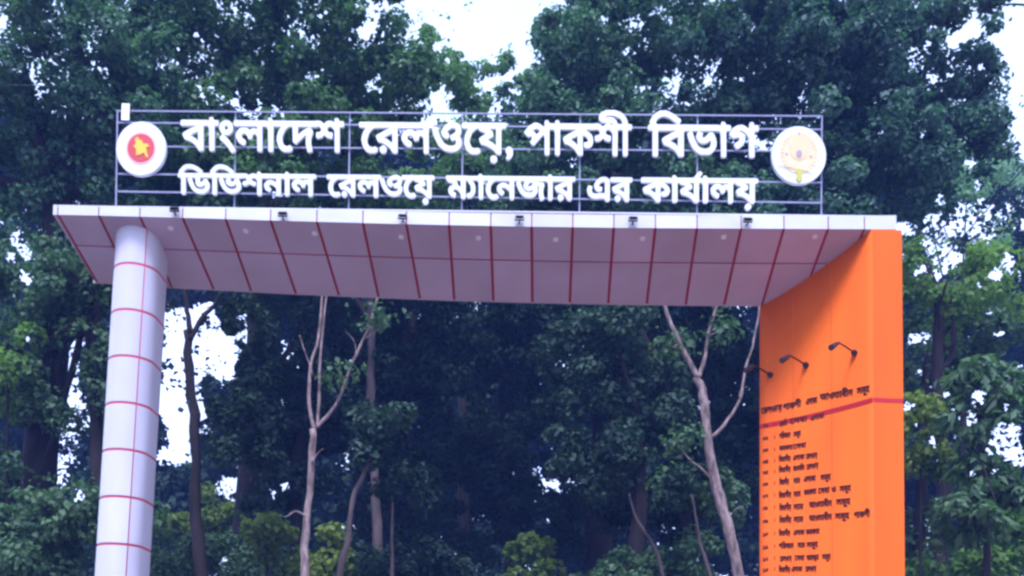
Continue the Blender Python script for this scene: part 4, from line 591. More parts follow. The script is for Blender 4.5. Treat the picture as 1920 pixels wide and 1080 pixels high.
for t in (0.36, 0.70):
    p = wpt(t, 0.0008); q = wpt(t + 0.006, 0.0008)
    ws.add([(p[0], p[1], 0.1), (q[0], q[1], 0.1), (q[0], q[1], soff_z(*q) - .01), (p[0], p[1], soff_z(*p) - .01)], [(0, 1, 2, 3)])
ws.build('seam', M['orseam'], wall)

# ------------------------------------------------------------------ lettering
def letters2d(polys, depth):
    """closed outlines (holes included) -> a solid mesh (verts, faces)"""
    cu = bpy.data.curves.new('outline', 'CURVE')
    cu.dimensions = '2D'
    cu.fill_mode = 'BOTH'
    cu.extrude = depth
    for pl in polys:
        s = cu.splines.new('POLY')
        s.points.add(len(pl) - 1)
        for i, (x, y) in enumerate(pl):
            s.points[i].co = (x, y, 0, 1)
        s.use_cyclic_u = True
    o = bpy.data.objects.new('outline', cu)
    COL.objects.link(o)
    bpy.context.view_layer.update()
    me = bpy.data.meshes.new_from_object(o.evaluated_get(bpy.context.evaluated_depsgraph_get()))
    v = np.array([tuple(p.co) for p in me.vertices])
    f = [tuple(p.vertices) for p in me.polygons]
    bpy.data.objects.remove(o)
    bpy.data.curves.remove(cu)
    bpy.data.meshes.remove(me)
    return v, f
def dec(s):
    return [[tuple(map(int, p.split(','))) for p in lp.split(' ')] for lp in s.split(';')]
MT = 0.622      # height of the head stroke, in em

# list on the orange wall
line_specs = [
    ('heading', [(1427, 1467, 771, 763.5, 'a'), (1468, 1503, 764, 757, 'b'), (1511, 1533, 754, 750, 'c'), (1537, 1600, 745, 735.5, 'd'), (1606, 1631, 734, 728.5, 'e')], 12.5),
    (1, [(1462, 1476, 796, 792, 0), (1481, 1514, 791, 785, 1), (1520, 1546, 785, 779, 2)], 10),
    (2, [(1461, 1483, 818, 815, 3), (1488, 1502, 815, 812, 4)], 10.5),
    (3, [(1461, 1487, 841, 838, 5), (1488, 1512, 838, 834, 1)], 10),
    (4, [(1460, 1483, 862, 859.5, 6), (1487, 1509, 859, 856, 2), (1511, 1533, 856, 853, 7)], 10.5),
    (5, [(1460, 1483, 882, 879.5, 6), (1487, 1509, 879, 876, 8), (1512, 1535, 876, 872, 7)], 10.5),
    (6, [(1461, 1480, 905, 903, 6), (1488, 1501, 902, 900.5, 9), (1507, 1530, 899, 896.5, 2), (1538, 1558, 896, 893.5, 4)], 11),
    (7, [(1460, 1484, 930, 927, 6), (1488, 1502, 927, 925.5, 9), (1507, 1531, 924, 921, 5), (1534, 1556, 921, 918.5, 1), (1559, 1568, 918, 917.5, 10), (1574, 1596, 917, 914.5, 4)], 11),
    (8, [(1461, 1484, 953, 951, 6), (1488, 1507, 951, 949.5, 9), (1517, 1560, 947, 943.5, 8), (1567, 1595, 942, 939.5, 4)], 11.5),
    (9, [(1461, 1484, 976, 974.5, 6), (1488, 1507, 974.5, 973.5, 9), (1517, 1560, 972, 969, 8), (1565, 1593, 968.5, 966.5, 4), (1601, 1632, 966, 963.5, 11)], 11.5),
    (10, [(1460, 1482, 1000.5, 999.5, 6), (1488, 1509, 999, 998, 2), (1511, 1537, 998, 996, 5)], 10.5),
    (11, [(1460, 1489, 1024, 1023, 3), (1495, 1510, 1022.5, 1022, 9), (1512, 1534, 1022, 1020.5, 4)], 10.5),
    (12, [(1462, 1485, 1048, 1047, 7), (1490, 1509, 1046.5, 1046, 1), (1512, 1536, 1046, 1045, 12), (1541, 1558, 1044.5, 1043.5, 4)], 10.5),
    (13, [(1460, 1482, 1068.5, 1068, 6), (1484, 1505, 1067.5, 1067, 2), (1510, 1531, 1067, 1066, 7)], 10.5),
]
NUMY = {1: 798, 2: 822, 3: 844.5, 4: 866, 5: 886, 6: 908, 7: 930.5, 8: 953, 9: 977.5, 10: 1002, 11: 1026, 12: 1048.5, 13: 1069}
digits = '০১২৩৪৫৬৭৮৯'
def put_word(mb, key, x0, x1, ya, yb, hpx):
    """a word whose left end is centred on (x0, ya), right end on (x1, yb), laid on the wall face"""
    v, f = SM3[key]
    (t0, z0), (t1, z1) = onwall(x0, ya), onwall(x1, yb)
    k = 1.0 / 157.0
    h = hpx * k
    lo, hi = v.min(0), v.max(0)
    for_y = (v[:, 1] - 0.31) / 0.64
    sx = (v[:, 0] - lo[0]) / (hi[0] - lo[0])
    out = []
    for a, b, c in zip(sx, for_y, v[:, 2]):
        t = t0 + (t1 - t0) * a
        p = wpt(t, 0.0025 + (0.0015 if c > 0 else -0.0015))
        out.append((p[0], p[1], z0 + (z1 - z0) * a + b * h * 0.95))
    mb.add(out, f)
SM3 = {}
for key, s in SMALL.items():
    v, f = letters2d([[(x / 44.0, y / 44.0) for x, y in pl] for pl in dec(s)], 0.01)
    SM3[key] = (v, f)
pool = ['আওতাধীন', 'েসবা', 'এলাকা', 'পিরবহন', 'সমূহ', 'কমকতা', 'িবভাগীয়', 'েরলওেয়', 'আওতাধীন', 'নাম', 'ও', 'পাকশী', 'ভাড়া']
hd = {'a': 'েরলওেয়', 'b': 'পাকশী', 'c': 'এলাকা', 'd': 'আওতাধীন', 'e': 'সমূহ'}
for no, words, hp in line_specs:
    for x0, x1, ya, yb, kx in words:
        mb = MB()
        put_word(mb, hd[kx] if no == 'heading' else pool[kx], x0, x1, ya, yb, hp)
        mb.build('heading_word' if no == 'heading' else 'printed_word', M['print'], wall)
    if no != 'heading':
        y = NUMY[no]
        s = '%02d' % no
        for q, ch in enumerate(s):
            mb = MB()
            put_word(mb, digits[int(ch)], 1430.5 + 5 * q, 1435.7 + 5 * q, y + .7 - q, y - q, 8.0)
            mb.build('digit', M['print'], wall)
        mb = MB()
        put_word(mb, ':', 1451.3, 1453.9, y - 3, y - 3.3, 8)
        mb.build('colon', M['print'], wall)

# ------------------------------------------------------------------ sign on the canopy
YS = 0.10
sign = thing('rooftop_sign', 'white raised lettering and two round emblems on a thin steel frame above the canopy', 'sign', (4.3, YS, zt(4.3)))
fr = MB()
YB = YS + 0.05
def rail(u0, v0, u1, v1, w=0.018):
    a, b = ony(u0, v0, YB), ony(u1, v1, YB)
    fr.bar(a, b, w)
frames = []
def one(name, u0, v0, u1, v1, w):
    m = MB()
    m.bar(ony(u0, v0, YB), ony(u1, v1, YB), w)
    frames.append(m.build(name, M['frame'], sign))
RY = [(208, 218), (230, 243), (274.5, 284), (326, 342.5), (359, 380.5)]
for a, b in RY:
    one('rail', 221, a, 1541, b, 0.014)
for u in (220.5, 442, 656, 868, 1088, 1308, 1541):
    s = (u - 220) / 1321
    p, q = ony(u, 207.5 + s * 10.5, YB + 0.025), ony(u - 1.5, 360 + s * 21, YB + 0.025)
    q[2] = zt(q[0]) + 0.003
    m = MB(); m.bar(p, q, 0.015)
    m.build('post', M['frame'], sign)
m = MB()
a = ony(235, 211, YS)
m.box((a[0] - .045, YS + .0, a[2] - .09), (a[0] + .045, YS + .012, a[2] + .11))
m.build('corner_plate', M['lampwhite'], sign)
# words: (left px, right px), line tops and bottoms in the photograph
WX = [(338, 645), (673, 962), (983, 1185), (1215, 1423), (333, 593), (612, 815), (836, 1079), (1101, 1186), (1202, 1422)]
for i, s in enumerate(SIGN):
    v, f = letters2d([[(x / 120.0, y / 120.0) for x, y in pl] for pl in dec(s)], 0.02)
    x0, x1 = WX[i]
    lo, hi = v[:, 0].min(), v[:, 0].max()
    def tops(u):
        k = (u - 335) / 1085
        return (225 + 10.5 * k, 281.5 + 13.5 * k) if i < 4 else (325 + 10.5 * k, 362.5 + 18 * k)
    out = []
    for x, y, z in v:
        u = x0 + (x1 - x0) * (x - lo) / (hi - lo)
        tp, bt = tops(u)
        ye = bt + (tp - bt) * (y + 0.02) / (MT + 0.02 + 0.02)
        p = ony(u, ye, YS)
        out.append((p[0], YS + (0.0 if z > 0 else 0.034), p[2]))
    mesh('word', out, f, M['letter'], sign)
# emblems
def emblem(u, v, ru, rv):
    c = ony(u, v, YS - 0.005)
    r = ony(u + ru, v, YS - 0.005)[0] - c[0]
    ry = c[2] - ony(u, v + rv, YS - 0.005)[2]
    m = MB(); m.disc(c + np.array([0, .05, 0]), (0, -1, 0), r, 0.05, 64, ry)
    return c, r, ry, m.build('emblem', M['letter'], sign)
def layer(parent, name, c, r, ry, dy, mt, dx=0, dz=0, n=48):
    m = MB(); m.disc((c[0] + dx, c[1] - dy, c[2] + dz), (0, -1, 0), r, 0.003, n, ry)
    return m.build(name, mt, parent)
def blob(parent, name, c, pts, s, dy, mt):
    m = MB()
    n = len(pts)
    v = [(c[0] + x * s, c[1] - dy, c[2] + y * s) for x, y in pts] + [(c[0] + x * s, c[1] - dy - .003, c[2] + y * s) for x, y in pts]
    m.add(v, [tuple(range(n, 2 * n))] + [(i, (i + 1) % n, n + (i + 1) % n, n + i) for i in range(n)])
    return m.build(name, mt, parent)
c, r, ry, e1 = emblem(264.5, 278, 46.5, 50.5)
e1['label'] = 'left white emblem with red disc and yellow country outline'
layer(e1, 'pink_ring', c, r * .60, ry * .60, 0.001, M['empink'])
layer(e1, 'red_disc', c, r * .54, ry * .53, 0.0045, M['emred'])
blob(e1, 'orange_border', c, [(-.30, .42), (-.18, .55), (-.06, .38), (.04, .40), (.10, .22), (.34, .20), (.42, .05), (.28, .06), (.30, -.22), (.40, -.46), (.30, -.50), (.18, -.25), (.02, -.34), (-.20, -.40), (-.22, -.08), (-.36, .06), (-.24, .22)], r * .88, 0.008, M['emorange'])
blob(e1, 'yellow_map', c, [(-.30, .42), (-.18, .55), (-.06, .38), (.04, .40), (.10, .22), (.34, .20), (.42, .05), (.28, .06), (.30, -.22), (.40, -.46), (.30, -.50), (.18, -.25), (.02, -.34), (-.20, -.40), (-.22, -.08), (-.36, .06), (-.24, .22)], r * .78, 0.0115, M['emyellow'])
c, r, ry, e2 = emblem(1498, 290.5, 51, 54)
e2['label'] = 'right white emblem with cream roundel and yellow green tip'
layer(e2, 'cream_roundel', c, r * .70, ry * .72, 0.001, M['emcream'], 0, ry * .06)
layer(e2, 'inner_roundel', c, r * .36, ry * .40, 0.0045, M['emcream2'], 0, ry * .22)
layer(e2, 'hub', c, r * .11, ry * .14, 0.008, M['emgrey'], 0, ry * .02, 12)
for dx, dz in ((-.45, .02), (.44, -.05), (0, .74)):
    layer(e2, 'dot', c, r * .028, ry * .04, 0.008, M['emgrey'], r * dx, ry * dz, 10)
blob(e2, 'tip', c, [(-.10, -.50), (.10, -.50), (.07, -.70), (.10, -.84), (0, -.97), (-.10, -.84), (-.07, -.70)], ry, 0.008, M['emlime'])
m = MB()
for (xa, ya_), (xb_, yb_) in (((-.80, -.36), (-.12, -.50)), ((.12, -.53), (.52, -.62))):
    m.bar((c[0] + xa * r, c[1] - .011, c[2] + ya_ * ry), (c[0] + xb_ * r, c[1] - .011, c[2] + yb_ * ry), 0.004)
m.build('ribbon', M['emcream2'], e2)
m = MB()
for k in range(28):
    a = 2 * math.pi * k / 28
    m.bar((c[0] + r * .58 * math.cos(a), c[1] - .006, c[2] + ry * (.06 + .60 * math.sin(a))), (c[0] + r * .66 * math.cos(a), c[1] - .006, c[2] + ry * (.06 + .68 * math.sin(a))), 0.009, 0.003, up=(0, 1, 0))
m.build('rim_marks', M['emcream2'], e2)

# ------------------------------------------------------------------ lamps fixed to the gateway
def floodlight(p, label):
    t = thing('floodlight', label, 'floodlight', p, 'floodlights along the front edge of the canopy')
    x, y, z = p
    K = 0.62
    b = MB()                     # housing tilted back towards the sign, with cooling fins
    ca, sa = math.cos(R_(35)), math.sin(R_(35))
    def tp(a, d, h):
        return (x + a * K, y + (d * ca - h * sa) * K, z + (0.035 + d * sa + h * ca) * K)
    b.hexa([tp(-.062, -.040, -.022), tp(.062, -.040, -.022), tp(.062, .040, -.022), tp(-.062, .040, -.022), tp(-.075, -.055, .022), tp(.075, -.055, .022), tp(.075, .055, .022), tp(-.075, .055, .022)])
    b.build('housing', M['black'], t)
    f = MB()
    for k in range(5):
        a = -.05 + .025 * k
        f.hexa([tp(a - .003, -.035, -.038), tp(a + .003, -.035, -.038), tp(a + .003, .035, -.038), tp(a - .003, .035, -.038), tp(a - .003, -.035, -.0215), tp(a + .003, -.035, -.0215), tp(a + .003, .035, -.0215), tp(a - .003, .035, -.0215)])
    f.build('fins', M['black'], t)
    g = MB()
    g.hexa([tp(-.066, -.047, .0225), tp(.066, -.047, .0225), tp(.066, .047, .0225), tp(-.066, .047, .0225), tp(-.066, -.047, .026), tp(.066, -.047, .026), tp(.066, .047, .026), tp(-.066, .047, .026)])
    g.build('glass', M['lens'], t)
    k = MB()
    for s in (-1, 1):
        k.bar((x + s * .082 * K, y, z + .035 * K), (x + s * .082 * K, y, z - .02 * K), .012 * K, .022)
    k.bar((x - .088 * K, y, z - .026 * K), (x + .088 * K, y, z - .026 * K), .022, .012 * K)
    k.bar((x, y, z - .027), (x, -0.002, z - .030), .016, .010)
    k.build('bracket', M['black'], t)
    return t
FLW = ['leftmost black floodlight on the white canopy edge, near the round column',
       'black floodlight on the canopy edge, second from the round column',
       'black floodlight on the canopy edge, third from the round column, left of the middle',
       'black floodlight on the canopy edge just right of the middle, fourth from the round column',
       'black floodlight on the canopy edge, second from the orange wall',
       'black floodlight on the canopy edge nearest the orange wall']
for (u, v), lb in zip([(327, 392), (530, 401), (755, 405.5), (974, 408), (1187, 410), (1402, 412)], FLW):
    p = ony(u, v + 2, -0.060)
    floodlight((p[0], p[1], p[2]), lb)
def wall_lamp(u, v, label):
    tt, z = onwall(u, v)
    p0 = np.array([*wpt(tt, 0.004), z])
    n = np.array([WN[0], WN[1], 0.0])
    t = thing('wall_lamp', label, 'wall lamp', p0, 'arm lamps above the list on the orange wall')
    m = MB(); m.disc(p0 - n * .003, n, 0.036, 0.03, 20)
    m.build('mounting_plate', M['black'], t)
    el = p0 + n * .36 + np.array([0, 0, .030])
    m = MB(); m.tube([p0 + n * .02, p0 + n * .18 + np.array([0, 0, .020]), el], 0.0105, 8)
    m.build('arm', M['black'], t)
    hd_ = el + n * .17 + np.array([0, 0, -.105])
    m = MB(); m.tube([el - n * .005, el + (hd_ - el) * .25, el + (hd_ - el) * .3, hd_], [.016, .020, .028, .036], 14)
    m.build('lamp_head', M['black'], t)
    dv = (hd_ - el) / np.linalg.norm(hd_ - el)
    m = MB(); m.disc(hd_ - dv * .002, dv, 0.030, 0.006, 18)
    m.build('glass', M['lens'], t)
wall_lamp(1445, 703, 'dark arm lamp at the rear edge of the orange wall, farthest back')
wall_lamp(1512, 685, 'dark arm lamp in the middle of the row on the orange wall')
wall_lamp(1603, 662, 'dark arm lamp on the orange wall nearest its front edge, highest in the picture')

# ------------------------------------------------------------------ trees
def in_poly(u, v, poly):
    c = np.zeros(u.shape, bool)
    n = len(poly)
    for i in range(n):
        (x1, y1), (x2, y2) = poly[i], poly[(i + 1) % n]
        cond = ((y1 > v) != (y2 > v))
        xi = (x2 - x1) * (v - y1) / ((y2 - y1) or 1e-9) + x1
        c ^= cond & (u < xi)
    return c
# openings between the crowns where the sky stands
GAPS = [
    ([(785, -400), (790, 10), (812, 55), (845, 85), (872, 118), (890, 135), (908, 125), (925, 88), (950, 60), (985, 66), (1012, 30), (1062, -5), (1080, -400)], 0.985),
    ([(1828, 62), (1862, 84), (1884, 110), (1896, 150), (1886, 190), (1905, 230), (1896, 280), (1915, 340), (2200, 360), (2200, -300), (1915, -300), (1895, 30), (1862, 50)], 0.985),
    ([(1722, 400), (1800, 385), (1870, 360), (1990, 330), (2000, 440), (1880, 440), (1850, 455), (1780, 520), (1715, 470)], 0.90),
    ([(312, 580), (345, 560), (420, 570), (438, 640), (470, 665), (436, 712), (392, 730), (385, 790), (372, 868), (298, 880), (285, 700), (290, 590)], 0.99),
    ([(410, 905), (440, 880), (478, 885), (480, 925), (440, 945), (405, 930)], 0.97),
    ([(82, 650), (150, 655), (165, 760), (185, 905), (95, 930), (75, 895), (100, 780)], 0.80),
    ([(0, 385), (60, 390), (70, 470), (20, 500), (-30, 480)], 0.55),
    ([(300, 120), (350, 60), (395, 70), (380, 170), (330, 190)], 0.5),
    ([(1860, 810), (1935, 800), (1940, 880), (1880, 870)], 0.85),
    ([(1702, 640), (1738, 655), (1760, 700), (1742, 760), (1703, 800)], 0.6),
    ([(1105, 45), (1255, 30), (1250, 110), (1120, 95)], 0.45),
    ([(1300, 100), (1355, 110), (1340, 190), (1290, 185)], 0.55),
    ([(1690, 95), (1740, 80), (1770, 170), (1705, 180)], 0.55),
]
# small scattered openings: (u, v, spread u, spread v, how many, smallest, largest)
HOLES = []
for (u0, v0, su, sv, n_h, a_, b_) in [
    (130, 690, 60, 60, 10, 12, 26), (120, 860, 60, 70, 10, 12, 26), (60, 450, 70, 70, 12, 8, 20), (40, 560, 50, 60, 5, 6, 14),
    (330, 130, 90, 90, 14, 7, 16), (420, 150, 200, 120, 14, 5, 11), (560, 670, 60, 30, 7, 8, 16), (480, 930, 60, 50, 9, 8, 18),
    (830, 120, 40, 110, 10, 9, 22), (880, 220, 50, 90, 14, 10, 20), (960, 180, 50, 60, 7, 7, 14), (1180, 80, 100, 60, 14, 8, 18), (1330, 150, 80, 60, 12, 8, 18),
    (1290, 40, 120, 40, 8, 7, 16), (1720, 130, 70, 100, 16, 9, 22), (1840, 230, 60, 140, 16, 10, 24), (1560, 130, 120, 100, 8, 5, 11), (1800, 440, 90, 70, 18, 10, 24),
    (1740, 700, 50, 80, 12, 8, 18), (1880, 830, 50, 80, 12, 12, 26), (1790, 900, 90, 110, 14, 6, 15), (1820, 620, 90, 60, 8, 6, 13), (1890, 560, 40, 70, 6, 8, 16),
    (1405, 800, 20, 80, 5, 4, 9), (600, 1040, 60, 30, 4, 5, 10), (60, 1000, 80, 60, 6, 5, 9), (450, 620, 40, 50, 7, 8, 18),
]:
    for _ in range(n_h if v0 > 400 else (n_h * 2) // 5):
        HOLES.append((u0 + rng.normal() * su * .7, v0 + rng.normal() * sv * .7, rng.uniform(a_, b_) * (0.8 if v0 < 330 else 1.0)))
HOLES = np.array(HOLES)
def leaves_mesh(name, centers, radii, per, size, mt, parent, gap=True, flat=0.75, slim=1.0):
    n = len(centers)
    idx = np.repeat(np.arange(n), per)
    N = len(idx)
    d = rng.normal(size=(N, 3)); d /= np.linalg.norm(d, axis=1)[:, None]
    rr = rng.random(N) ** 0.45
    pos = centers[idx] + d * (rr * radii[idx])[:, None] * np.array([1, 1, flat])
    if gap:
        dd = pos - CAM
        z = dd @ CF
        u = 960 + FPX * (dd @ CR) / z
        v = PY - FPX * (dd @ CU) / z
        ok = np.ones(N, bool)
        rnd = rng.random(N)
        wob = 14 * np.sin(pos[:, 0] * 2.3 + pos[:, 2] * 1.7) + 10 * np.sin(pos[:, 2] * 4.1 + pos[:, 1])
        for poly, pr in GAPS:
            ok &= ~(in_poly(u + wob, v + wob * 0.6, poly) & (rnd < pr))
        for hu, hv, hr in HOLES:
            q = ((u + wob * .5 - hu) / hr) ** 2 + ((v - hv) / (hr * .8)) ** 2
            ok &= ~((q < 1) & (rnd < 0.97))
        ok &= (z > 14.5)
        pos, d, idx = pos[ok], d[ok], idx[ok]
        N = len(pos)
    nrm = d * 0.8 + np.array([0, 0, 0.7]) + rng.normal(size=(N, 3)) * 0.5
    nrm /= np.linalg.norm(nrm, axis=1)[:, None]
    a = rng.normal(size=(N, 3)) + d * 0.8 + np.array([0, 0, -0.35])
    a -= nrm * (a * nrm).sum(1)[:, None]
    a /= np.linalg.norm(a, axis=1)[:, None] + 1e-9
    b = np.cross(nrm, a)
    L = size * rng.uniform(0.65, 1.35, N)[:, None]
    w = L * rng.uniform(0.30, 0.46, N)[:, None] * slim
    V = np.empty((N, 4, 3))
    V[:, 0] = pos - a * L * 0.5
    V[:, 1] = pos + b * w + nrm * w * 0.35 - a * L * 0.05
    V[:, 2] = pos + a * L * 0.5 - nrm * L * 0.12
    V[:, 3] = pos - b * w + nrm * w * 0.35 - a * L * 0.05
    me = bpy.data.meshes.new(name)
    me.vertices.add(N * 4)
    me.vertices.foreach_set('co', V.reshape(-1).astype(np.float32))
    base = (np.arange(N) * 4)[:, None]
    tri = np.concatenate([base + np.array([[0, 1, 2]]), base + np.array([[0, 2, 3]])], axis=1).reshape(-1)
    me.loops.add(N * 6)
    me.loops.foreach_set('vertex_index', tri.astype(np.int32))
    me.polygons.add(N * 2)
    me.polygons.foreach_set('loop_start', (np.arange(N * 2) * 3).astype(np.int32))
    me.update(calc_edges=True)
    me.materials.append(mt)
    global NLEAF
    NLEAF += N
    return link(name, me, parent)
NLEAF = 0
DENS = 4.3
def blob_clumps(blobs, Z, dz, dens):
    """blobs: (u, v, ru, rv) crown lobes in the photograph at distance Z -> clump centres and radii in metres"""
    C, Rr = [], []
    for bl in blobs:
        u, v, ru, rv = bl[:4]
        zc = bl[4] if len(bl) > 4 else Z
        c = at(u, v, zc)
        s = zc / FPX
        rx, rz = ru * s, rv * s
        ry = min(rx, dz)
        n = max(5, int(DENS * dens * (rx * rz * 3.14) ** 0.85))
        ax = np.array([rx, ry, rz])
        k = max(6, int(rx * rz * 3.14 * ry / 1.25))          # boughs: rounded lobes with darker hollows between them
        d = rng.normal(size=(k, 3)); d /= np.linalg.norm(d, axis=1)[:, None]
        lob = d * (rng.random(k) ** (1 / 2.4))[:, None] * ax * 0.92
        lr = rng.uniform(0.60, 1.15, k) * min(1.0, 0.55 * (rx + rz))
        w = rng.integers(0, k, n)
        d = rng.normal(size=(n, 3)); d[:, 2] = np.where(d[:, 2] < 0, d[:, 2] * 0.45, d[:, 2])
        d /= np.linalg.norm(d, axis=1)[:, None]
        p = lob[w] + d * (lr[w] * rng.uniform(0.55, 1.0, n))[:, None] * np.array([1.1, 1.1, 0.72])
        C.append(c + p[:, :1] * CR + p[:, 1:2] * np.array([0, 1.0, 0]) + p[:, 2:3] * np.array([0, 0, 1.0]))
        Rr.append(rng.uniform(0.22, 0.50, n))
    return np.vstack(C), np.concatenate(Rr)
def limb_pts(pts, Z, wig=0.05):
    out = []
    for i, p in enumerate(pts):
        q = at(p[0], p[1], p[2] if len(p) > 2 else Z)
        q = q + rng.normal(size=3) * wig
        out.append(q)
    return out
def smooth_path(P, k=4):
    P = [np.array(p, float) for p in P]
    if len(P) < 3:
        return [P[0] + (P[-1] - P[0]) * t for t in np.linspace(0, 1, 4)]
    out = []
    for i in range(len(P) - 1):
        p0, p1, p2, p3 = P[max(i - 1, 0)], P[i], P[i + 1], P[min(i + 2, len(P) - 1)]
        for j in range(k):
            t = j / k
            out.append(0.5 * ((2 * p1) + (-p0 + p2) * t + (2 * p0 - 5 * p1 + 4 * p2 - p3) * t * t + (-p0 + 3 * p1 - 3 * p2 + p3) * t ** 3))
    out.append(P[-1])
    return out
def limb(name, P, r0, r1, mt, parent, n=9):
    P = smooth_path(P)
    m = len(P)
    t = np.linspace(0, 1, m)
    if m > 6:
        P = [p + rng.normal(size=3) * min(r0, .12) * 0.11 for p in P]
    rad = (r0 + (r1 - r0) * t) * (1 + 0.07 * np.sin(t * 17 + rng.random() * 6)) * rng.uniform(.90, 1.10, m)
    b = MB(); b.tube(P, list(rad), n)
    return b.build(name, mt, parent, True)
def tree(name, label, Z, trunk, r0, r1, blobs, leaf, bark='dbark', branches=(), dens=2.2, per=150, size=0.115, dz=3.0, group=None, auto=5, cat='tree', flat=0.75, cz=None, slim=1.0):
    P = limb_pts(trunk, Z, 0.03)
    foot = P[0].copy()
    dirn = P[0] - P[1]
    foot = P[0] + dirn / max(abs(dirn[2]), .5) * P[0][2] * .8
    foot[2] = -0.05
    P = [foot] + P
    root = thing(name, label, cat, (foot[0], foot[1], 0), group)
    limb('trunk', P, r0, r1, M[bark], root, 10)
    for br in branches:
        limb('branch', limb_pts(br[0], Z, 0.02), br[1], br[2], M[bark], root, 7)
    if blobs:
        C, Rr = blob_clumps(blobs, cz or Z, dz, dens)
        top = P[-1]
        for k in range(auto):           # limbs from the trunk into the lobes of the crown
            bl = blobs[k % len(blobs)]
            g = at(bl[0] + rng.uniform(-.3, .3) * bl[2], bl[1] + rng.uniform(-.3, .3) * bl[3], bl[4] if len(bl) > 4 else (cz or Z)) + np.array([0, rng.uniform(-1, 1), 0])
            st_ = P[-1] + (P[-2] - P[-1]) * rng.uniform(0, .7)
            mid_ = st_ * .5 + g * .5 + rng.normal(size=3) * .25 + np.array([0, 0, -.25])
            limb('branch', [st_, mid_, g], r1 * .8, r1 * .2, M[bark], root, 6)
        leaves_mesh('crown', C, Rr, per, size, LF[leaf], root, flat=flat, slim=slim)
    return root
# two slim pale trees standing in front of the dark wood
tree('slim_tree', 'slim pale tree with a three way fork, in the left half of the gateway', 17.5,
     [(571, 1090), (574, 1000), (580, 900), (588, 800)], 0.085, 0.058, [(640, 706, 24, 14), (700, 600, 26, 20)], 'mid', 'bark', dens=.5, per=22, dz=.4, branches=[
         ([(588, 805), (580, 760), (584, 690), (592, 630), (603, 560), (612, 470)], .040, .018),
         ([(590, 800), (598, 740), (600, 680), (606, 600), (618, 500)], .034, .016),
         ([(590, 800), (622, 772), (642, 735), (662, 680), (687, 618), (712, 540), (725, 470)], .036, .014),
         ([(642, 735), (648, 715), (640, 700), (628, 690)], .014, .006),
         ([(578, 968), (555, 962), (535, 968)], .020, .008),
         ([(590, 700), (570, 660), (562, 628)], .012, .004),
         ([(668, 665), (662, 640), (650, 622)], .012, .004),
         ([(680, 640), (705, 622), (722, 612)], .012, .004),
         ([(583, 868), (596, 850), (603, 838)], .012, .005),
     ], auto=0)
tree('slim_tree', 'slim pale leaning tree forking into a Y, in the right half of the gateway', 17.0,
     [(1392, 1095), (1368, 1000), (1345, 910), (1330, 820), (1316, 740), (1306, 705)], 0.110, 0.068, [(1252, 650, 16, 12), (1272, 832, 22, 14), (1355, 616, 16, 12)], 'mid', 'bark', dens=.5, per=22, dz=.4, branches=[
         ([(1307, 708), (1280, 660), (1262, 620), (1248, 575), (1236, 520), (1230, 440)], .052, .022),
         ([(1311, 712), (1318, 670), (1330, 620), (1347, 565), (1365, 480)], .040, .018),
         ([(1336, 822), (1362, 800), (1382, 755), (1398, 690), (1412, 640), (1425, 560)], .034, .014),
         ([(1272, 640), (1262, 650), (1248, 648)], .014, .005),
         ([(1326, 635), (1340, 620), (1352, 616)], .013, .004),
         ([(1385, 745), (1392, 730), (1404, 726)], .012, .004),
         ([(1362, 980), (1380, 960), (1392, 950)], .015, .005),
         ([(1342, 900), (1318, 882), (1295, 862), (1272, 838)], .026, .010),
     ], auto=0)
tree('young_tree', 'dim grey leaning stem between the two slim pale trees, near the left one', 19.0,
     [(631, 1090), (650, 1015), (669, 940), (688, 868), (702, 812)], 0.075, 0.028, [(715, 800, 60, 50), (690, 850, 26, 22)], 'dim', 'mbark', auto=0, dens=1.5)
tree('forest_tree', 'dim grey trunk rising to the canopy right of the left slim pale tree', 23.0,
     [(706, 1090), (703, 900), (698, 760), (697, 640), (699, 560)], 0.13, 0.085, [(690, 500, 90, 60)], 'shaded', 'mbark', auto=2, dens=1.5)
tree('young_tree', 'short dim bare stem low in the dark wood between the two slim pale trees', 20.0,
     [(735, 1090), (738, 1000), (742, 940)], 0.045, 0.025, [(755, 900, 50, 50)], 'shaded', 'mbark', auto=0, dens=1.4)
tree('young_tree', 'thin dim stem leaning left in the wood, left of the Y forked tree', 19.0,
     [(1245, 1090), (1225, 1030), (1200, 975), (1175, 925)], 0.045, 0.02, [(1150, 870, 60, 60)], 'shaded', 'mbark', auto=0, dens=1.4)
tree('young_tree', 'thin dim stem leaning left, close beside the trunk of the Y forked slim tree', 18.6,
     [(1335, 1090), (1318, 1030), (1306, 985), (1296, 930)], 0.04, 0.018, [(1290, 900, 45, 45)], 'shaded', 'mbark', auto=0, dens=1.4)
# tree against the sky behind the column
tree('slender_tree', 'slender dark tree standing against the bright sky gap just right of the round column', 19.5,
     [(372, 1090), (371, 960), (366, 840), (360, 720), (356, 620)], 0.13, 0.085,
     [(420, 770, 62, 75), (455, 840, 50, 40), (385, 700, 28, 30), (325, 610, 40, 45), (450, 600, 70, 40), (330, 700, 22, 26)], 'shaded', branches=[
         ([(357, 625), (352, 580), (345, 540), (335, 490)], .06, .03),
         ([(357, 635), (380, 600), (402, 568), (425, 520)], .055, .03),
         ([(364, 800), (395, 780), (430, 770)], .03, .012),
     ], auto=0, dens=2.6, dz=1.2)
